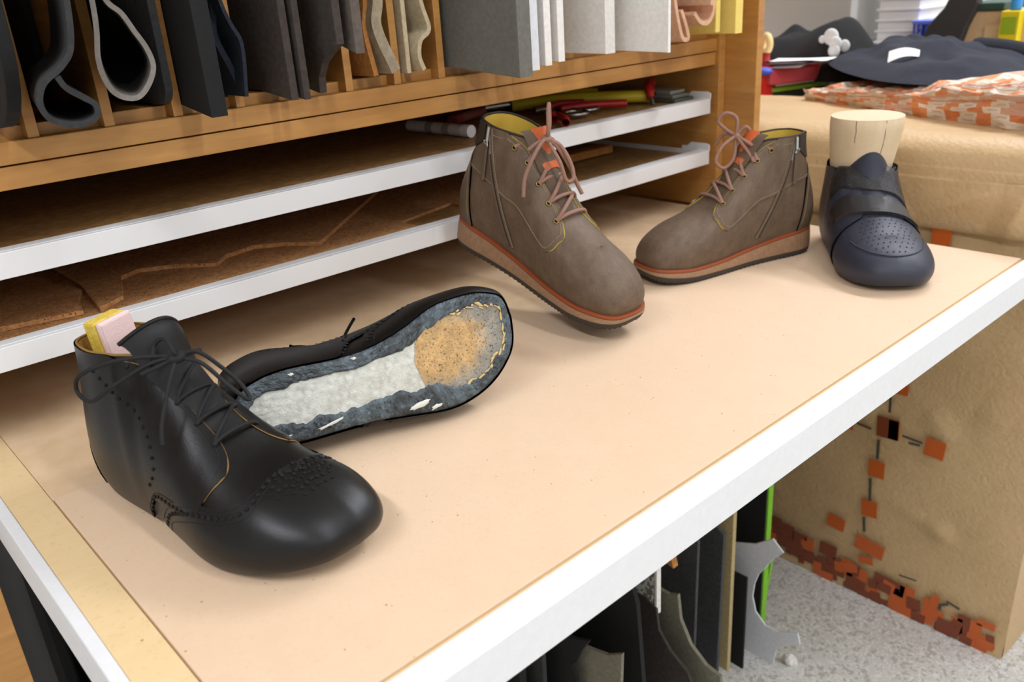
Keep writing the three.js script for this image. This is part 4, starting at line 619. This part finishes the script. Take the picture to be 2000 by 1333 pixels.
const crease = (z, y) => { let h = 0; for (const [a, b, c, d, k, w] of CR) { const dx = c - a, dy = d - b, t = clamp(((z - a) * dx + (y - b) * dy) / (dx * dx + dy * dy), 0, 1), e = Math.hypot(z - a - t * dx, y - b - t * dy); if (e < w) h += k * (1 - e / w) * Math.sin(Math.PI * clamp(t * .9 + .05, 0, 1)); } return h; };
const KX = 3.47;
// side sheet: floor to y=.02 ; upper wrap: bulges, bends over the edge and lies on the top
part('side_paper', grid(200, 130, (u, v) => { const z = lerp(-3.4, -.815, u), y = lerp(-1.873, .06, v); const q = P(KX + -.014 * crease(z, y) * sstep(0, .25, v) - .02 * (1 - sstep(0, .06, v)), y, z); q.u = z * K; q.v = y * K; return q; }), M.kraft, kt);
part('end_paper', grid(40, 40, (u, v) => { const x = lerp(KX, 4.32, u), y = lerp(-1.873, .34, v), q = P(x, y, -.815 + .02 * ridge(x, y, 1.3, 210) * u * (1 - u) * 3); q.u = x * K; q.v = y * K; return q; }), M.kraft, kt);
const prof = new THREE.CatmullRomCurve3([V(3.47, 0, 0), V(3.435, .015, 0), V(3.425, .10, 0), V(3.425, .22, 0), V(3.445, .31, 0), V(3.51, .355, 0), V(3.68, .362, 0), V(4.0, .36, 0), V(4.32, .36, 0)].map(q => q), false, 'centripetal');
const arcL = [0]; for (let i = 1; i <= 400; i++) arcL.push(arcL[i - 1] + prof.getPoint(i / 400).distanceTo(prof.getPoint((i - 1) / 400)));
part('top_paper', grid(220, 130, (u, v) => { const z = lerp(-3.4, -.80, u), k = v < .55 ? v / .55 * .45 : .45 + (v - .55) / .45 * .55, c = prof.getPoint(k), w = .8 * crease(z, arcL[Math.round(k * 400)]) + .3 * vnoise(z * 3 + 30, arcL[Math.round(k * 400)] * 4 + 30, 997, 991, 220), am = .036 * sstep(.02, .1, k) * (k < .36 ? 1 : .35); const al = arcL[Math.round(k * 400)]; const q = P(c.x - am * w * (k < .42 ? 1 : 0), c.y + am * w * (k > .34 ? 1 : .3), z); q.u = z * K; q.v = al * K; return q; }), M.kraft, kt);
part('core', kbox(3.52, 4.32, -1.87, .33, -3.38, -.83, .004), M.kraft, kt);
// tape pieces on the side: [z, y, width, height, tilt, material]
const tp = (z, y, w, h, r, mat, nm = 'tape_square', lift = .0) => { const g = new RoundedBoxGeometry(w * K, h * K, .0009, 1, .0003); g.rotateZ(r); g.rotateY(-Math.PI / 2); g.translate((KX - .022 - lift) * K, DESK + y * K, z * K); part(nm, g, mat, kt); };
for (const [z, y, w, h, r, d] of [[-1.397, -.70, .085, .10, .03], [-1.423, -.93, .10, .10, .05, 1], [-1.395, -.93, .05, .095, .05], [-1.213, -.957, .085, .085, -.06], [-1.452, -1.155, .075, .085, .04], [-1.464, -1.375, .075, .085, .08], [-1.618, -1.524, .09, .07, -.1], [-1.443, -1.585, .14, .075, -.12], [-1.453, -1.665, .07, .04, .2], [-1.609, -.965, .06, .06, -.04],
  [-1.745, -1.715, .05, .06, 0], [-1.645, -1.70, .09, .07, -.05, 1], [-1.61, -1.76, .07, .06, .3, 1], [-1.54, -1.752, .06, .09, .06], [-1.49, -1.80, .10, .085, 0, 1], [-1.405, -1.80, .055, .085, 0], [-1.33, -1.745, .15, .07, -.08, 1], [-1.30, -1.80, .05, .11, .05], [-1.243, -1.765, .07, .11, 0], [-1.235, -1.845, .09, .05, 0, 1], [-1.135, -1.772, .065, .095, 0], [-1.056, -1.835, .10, .07, -.02, 1], [-1.01, -1.80, .05, .09, .1], [-.985, -1.79, .055, .12, 0, 1], [-.935, -1.79, .05, .11, 0], [-.896, -1.727, .075, .035, .05], [-.915, -1.845, .085, .05, -.05], [-1.80, -1.72, .08, .09, 0, 1], [-1.87, -1.705, .07, .10, 0, 1], [-1.95, -1.70, .09, .12, 0, 1], [-1.70, -1.80, .30, .05, 0, 1], [-1.40, -1.855, .30, .03, 0, 1], [-2.05, -1.72, .1, .15, 0, 1]]) tp(z, y, w, h, r, d ? M.tapeDark : M.tapeOrange);
for (const [z, y, w, h, r] of [[-1.425, -.80, .012, .10, .05], [-1.455, -1.05, .014, .10, .04], [-1.47, -1.27, .014, .12, .08], [-1.48, -1.47, .014, .08, .12], [-1.53, -.955, .07, .012, -.1], [-1.31, -.945, .09, .010, -.06], [-1.30, -.965, .05, .012, .1], [-1.08, -1.72, .05, .014, .6], [-1.04, -1.70, .06, .012, -.2], [-1.10, -1.745, .03, .02, 0], [-1.25, -1.66, .08, .008, .1]]) tp(z, y, w, h, r, M.tapeInk, 'tape_print', .001);
{ const g = new RoundedBoxGeometry(.075 * K, .19 * K, .001, 1, .0003); g.rotateY(-Math.PI / 2); g.translate((KX - .03) * K, DESK - .06 * K, -1.30 * K); part('tape_square', g, M.tapeOrange, kt); }

for (let i = 0; i < 44; i++) { const z = lerp(-2.1, -.86, i / 43) + rr(-.01, .01), near = sstep(-1.2, -.85, z), y = -1.868 + rr(.005, .16 - .05 * near), k = rnd(); tp(z, y, rr(.03, .075), rr(.04, .09), rr(-.2, .2), k < .45 ? M.tapeDark : M.tapeOrange, 'tape_square', rr(.0005, .003)); }

// ---------- bench covered all over with orange and white packing tape ----------
const tapeTex = tex(1024, (u, v) => { const r = Math.floor(v * 18), uu = u * 9 + hash2(r, 3, 5) * 5 + .12 * fbm(u, v, 12, 12, 4, 2), c = Math.floor(uu), f = uu - c, k = hash2(c, r, 9), vv = v * 18 - r, n = fbm(u, v, 30, 30, 6, 3); let q = mix3([208, 182, 156], [232, 218, 202], clamp(hash2(c, r, 12) * .6 + n * .5, 0, 1)); if (f < .45 && k > .3) q = mix3([204, 112, 62], [226, 150, 98], clamp(hash2(c, r, 17) * .5 + n * .5, 0, 1)); else if (k < .2) q = [206, 158, 134]; else if (f > .62 && f < .9 && Math.abs(vv - .5) < .16) q = mix3(q, [150, 132, 118], .35); return q; }, .62);
M.taped = std(0xffffff, .35, { map: tapeTex, bumpMap: retile(grain, .3), bumpScale: .0012 });
const tb = thing('taped_bench', 'bench covered all over with orange and white packing tape, behind the paper table', 'bench');
{ const A = P(4.26, .36, -2.36), B = P(3.48, .36, -.66), dir = B.clone().sub(A), Lt = dir.length(); dir.normalize(); const nrm = V(dir.z, 0, -dir.x);   // points away from the viewer
  const hgt = s => lerp(.40, .53, sstep(.05, .8, s)) - .36 - .10 * sstep(.06, 0, s), pr = new THREE.CatmullRomCurve3([V(0, 0, 0), V(-.015, .55, 0), V(.01, .88, 0), V(.06, 1, 0), V(.5, 1.03, 0), V(1.2, 1.0, 0), V(1.9, .98, 0)], false, 'centripetal');
  part('taped_cover', grid(90, 60, (u, v) => { const c = pr.getPoint(v), w = ridge(u * 5, v * 5, 1.6, 240), h = Math.max(.06, (hgt(u) + .03) * 1), y = .345 + c.y * h + .02 * w * sstep(0, .15, v); const q = A.clone().addScaledVector(dir, u * Lt).addScaledVector(nrm, c.x * K + .010 * w * (v < .3 ? -1 : 0)); q.y = DESK + y * K; q.u = u * Lt; q.v = v < .2 ? v * 1.0 : v * 1.4; return q; }), M.taped, tb);
  const end = [[0, .345], [.02, .44], [.05, .49], [.4, .5], [1.9, .48], [1.9, .345]]; const g = sheetGeo(end.map(([a, b]) => [a * K, b * K]), .004); const m = new THREE.Matrix4().makeBasis(nrm, UPV, nrm.clone().cross(UPV)); g.applyMatrix4(m); g.translate(B.x, DESK, B.z); boxUV(g); part('end_cover', g, M.taped, tb); }

// ---------- things lying on the far bench ----------
M.jacket = std(0xffffff, .92, { map: mottled([16, 19, 32], [26, 30, 47], .2, 30, 191), bumpMap: grain, bumpScale: .0006 });
const heap = (cx, cz, ax, az, ang, h, f, sd, y0) => grid(70, 40, (u, v) => { const a = u * Math.PI * 2, r = v, e = 1 + .22 * (vnoise(u * 9, 2.5, 9, 99, sd) - .5) * 2, lx = Math.cos(a) * ax * r * e, lz = Math.sin(a) * az * r * e, x = cx + lx * Math.cos(ang) - lz * Math.sin(ang), z = cz + lx * Math.sin(ang) + lz * Math.cos(ang); const w = .65 * vnoise(lx * 2.6 * f + 9, lz * 4.5 * f + 9, 997, 991, sd) + .45 * vnoise(lx * 5 * f + 30, lz * 9 * f + 30, 997, 991, sd + 1); const q = P(x, y0 + h * (1 - r ** 2.6) * (.40 + .75 * w), z); q.u = x * K; q.v = z * K; return q; });
tag(part(numbered('jacket'), heap(4.88, -2.02, 1.15, .46, -.62, .13, 1.4, 301, .49), M.jacket, scene), 'dark navy jacket lying crumpled on the taped bench', 'jacket');
{ const m = part(numbered('jacket_sleeve'), tube([P(5.05, .55, -1.85), P(4.9, .55, -1.66), P(4.75, .535, -1.45), P(4.6, .53, -1.2)], .022, 40, false, 12), M.jacket, scene); const j = scene.children.find(c => c.name === 'jacket'); m.name = 'sleeve'; j.add(m); const tg = part('care_tag', grid(6, 4, (u, v) => P(4.38 + .05 * u - .05 * v, .592 - .05 * v * (1 - .5 * u) + .016 * Math.sin(u * 3), -2.02 + .13 * u + .02 * v)), std(0xeeeeea, .8), j, 'white paper tag'); tg.castShadow = true; }
const farTable = thing('far_table', 'low brown table edge behind the paper table holding the red box pile', 'table'); part('top', kbox(4.36, 5.5, .22, .295, -4.1, -.85, .01), M.kraft, farTable); part('leg', kbox(4.5, 4.6, -1.87, .22, -3.9, -3.8, .004), M.beech, farTable); part('leg', kbox(5.3, 5.4, -1.87, .22, -1.1, -1.0, .004), M.beech, farTable);
const solo = (name, label, cat, geo, mat) => tag(part(numbered(name), geo, mat, scene), label, cat);
{ const b = thing('folder', 'dark green folder lying under the red box', 'folder'); part('cover', kbox(-.42, .0, 0, .045, -.5, -.02, .004), std(0x1c2410, .6), b); part('pages', kbox(-.43, .01, .0452, .075, -.51, -.01, .003), std(0x8cae2e, .6), b); b.position.copy(P(4.97, .295, -2.64)).sub(V(0, DESK, 0).multiplyScalar(1)).add(V(0, 0, 0)); b.rotation.y = -.3; }
{ const b = thing('box_file', 'red box file with white papers piled on it beside the shelf panel', 'box'); part('body', kbox(-.44, .0, 0, .085, -.50, -.02, .004), std(0xd4505c, .5), b); part('base', kbox(-.39, -.01, -.012, -.0005, -.45, -.03, .002), std(0xb09a80, .7), b); b.position.copy(P(4.92, .39, -2.60)).sub(V(0, DESK, 0)); b.rotation.y = -.3; }
for (let i = 0; i < 3; i++) { const b = solo('paper_stack', ['white sheet of paper lowest on the red box', 'white sheet of paper in the middle on the red box', 'white sheet of paper topmost on the red box'][i], 'paper', grid(8, 8, (u, v) => P(4.52 + .34 * u, .480 + .014 * i + .012 * v * v + .012 * Math.sin(u * 4 + i), -2.96 + .38 * v + .02 * i)), std(0xf0eef0, .8)); }
solo('pouch', 'small blue pouch between the papers and the red box', 'pouch', (() => { const g = new THREE.SphereGeometry(.016, 14, 10); g.scale(1, .6, 1.2); g.translate(...P(4.47, .470, -2.77).toArray()); return g; })(), std(0x4a5ccc, .6));
{ const b = thing('watering_can', 'bright red plastic container standing behind the right panel edge', 'container'); part('body', tube([P(4.55, .30, -2.84), P(4.55, .40, -2.84), P(4.55, .50, -2.84)], .028, 20, false, 14), std(0xd81a14, .35), b); part('neck', tube([P(4.55, .50, -2.84), P(4.55, .56, -2.84)], .018, 8, false, 12), std(0x9a100c, .35), b); b.name = numbered('plastic_container'); }
tag(part(numbered('bag'), heap(5.25, -2.95, .66, .36, -1.05, .36, 1.1, 331, .38), std(0x0d0d0c, .9), scene), 'black cloth bag with a white print heaped against the bins', 'bag');
{ const bag = scene.children.find(c => c.name === 'bag'); for (const [x, y, z, r] of [[4.90, .585, -2.58, .016], [4.92, .62, -2.62, .019], [4.93, .57, -2.54, .014], [4.93, .605, -2.68, .009], [4.89, .545, -2.58, .015]]) { const g = new THREE.SphereGeometry(r, 12, 8); g.scale(.35, 1, 1); g.translate(...P(x, y, z).toArray()); part('white_print', g, std(0xd6d8d6, .8), bag, 'white printed blob'); } }
tag(part(numbered('glue_roll'), new THREE.TorusGeometry(.018, .008, 10, 24).rotateY(1.0).translate(...P(4.72, .60, -2.92).toArray()), std(0xe6c88a, .6), scene), 'cream tape roll lying above the red container', 'tape roll');
// storage bins and boxes on the wall table
const wallTable = thing('wall_table', 'white table along the right wall carrying bins and cartons', 'table'); part('top', kbox(5.55, 8.7, .38, .44, -4.1, -.2, .005), M.white, wallTable); for (const z of [-3.9, -.4]) part('leg', kbox(8.4, 8.5, -1.87, .38, z, z + .1, .004), M.white, wallTable);
const bin = (x, z, w, d, h, c, n, label, mat) => { const t = thing('storage_bin', label, 'bin', P(x, .44, z)); const shell = [[-1, 0], [1, 0], [0, -1], [0, 1]]; const T2 = .012;
  for (const [a, b] of shell) { const g = a ? box(a > 0 ? w * K / 2 - .004 : -w * K / 2, a > 0 ? w * K / 2 : -w * K / 2 + .004, .004, h * K, -d * K / 2, d * K / 2, .001) : box(-w * K / 2 + .005, w * K / 2 - .005, .004, h * K, b > 0 ? d * K / 2 - .004 : -d * K / 2, b > 0 ? d * K / 2 : -d * K / 2 + .004, .001); part('wall', g, mat, t); }
  part('floor', box(-w * K / 2, w * K / 2, 0, .004, -d * K / 2, d * K / 2, .001), mat, t);
  for (let i = 0; i < n; i++) { const y = h * K * (.1 + .85 * i / n); part('rib', box(-w * K / 2 - .006, w * K / 2 + .006, y, y + .005, -d * K / 2 - .006, d * K / 2 + .006, .001).translate(0, 0, 0), mat, t); } return t; };
M.binGrey = std(0xb9b5ae, .45); M.binWhite = std(0xe9e7e5, .4);
bin(6.0, -3.30, .55, .75, .75, 0, 2, 'grey plastic bin behind the black bag', M.binGrey);
bin(6.1, -2.66, .5, .26, .70, 0, 9, 'white ribbed plastic bin left of the blue basket', M.binWhite);
{ const t = thing('basket', 'small blue plastic basket on the wall table', 'basket', P(5.85, .50, -2.42)); for (let i = 0; i < 9; i++) { const z = (-.10 + .025 * i) * K; part('slat', box(-.035, -.031, 0, .05, z, z + .005, .001), std(0x4356c8, .4), t); } part('rim', box(-.038, .03, .05, .060, -.105 * K, .125 * K, .002), std(0x6c80e0, .4), t); part('back', box(.02, .026, 0, .05, -.1 * K, .12 * K, .001), std(0x4356c8, .4), t); part('floor', box(-.034, .026, -.004, -.0002, -.1 * K, .12 * K, .001), std(0x4356c8, .4), t); }
solo('strap_bag', 'dark grey strap bag leaning between basket and carton', 'bag', (() => { const g = sheetGeo([[-.05, 0], [.04, 0], [.055, .06], [.075, .11], [.07, .16], [.03, .16], [.005, .10], [-.03, .06]], .03, [], .004); g.rotateY(-Math.PI / 2); g.translate(...P(5.72, .47, -2.30).toArray()); return boxUV(g); })(), std(0x34312e, .8));
{ const t = thing('carton', 'brown cardboard carton with a green lid on the wall table', 'carton'); part('body', kbox(5.7, 6.4, .44, .70, -2.20, -1.80, .003), M.kraft, t); part('lid', kbox(5.68, 6.42, .702, .745, -2.22, -1.97, .003), std(0x1e4034, .5), t); part('flap', kbox(5.68, 5.698, .44, .62, -2.06, -1.96, .001), M.kraft, t); }
{ const t = thing('carton', 'yellow printed carton standing beside the brown one', 'carton'); part('body', kbox(5.62, 5.74, .44, .70, -1.96, -1.86, .002), std(0xcdb800, .5), t); part('print', kbox(5.616, 5.6195, .575, .67, -1.95, -1.87, .0005), std(0x86a010, .5), t); }
{ const t = thing('spray_bottle', 'blue plastic bottle standing on the yellow carton', 'bottle'); const g = new THREE.LatheGeometry([[0, 0], [.011, 0], [.012, .004], [.012, .03], [.006, .04], [.006, .05], [0, .05]].map(q => new THREE.Vector2(...q)), 16); g.translate(...P(5.68, .7005, -1.905).toArray()); part('body', g, std(0x2a86c8, .4), t); }
solo('marker_pen', 'pink marker leaning on the dark strap bag', 'marker', tube([P(5.70, .60, -2.24), P(5.71, .67, -2.22)], .008, 6, false, 10), std(0xd8706a, .5));
renderer.render(scene, camera);
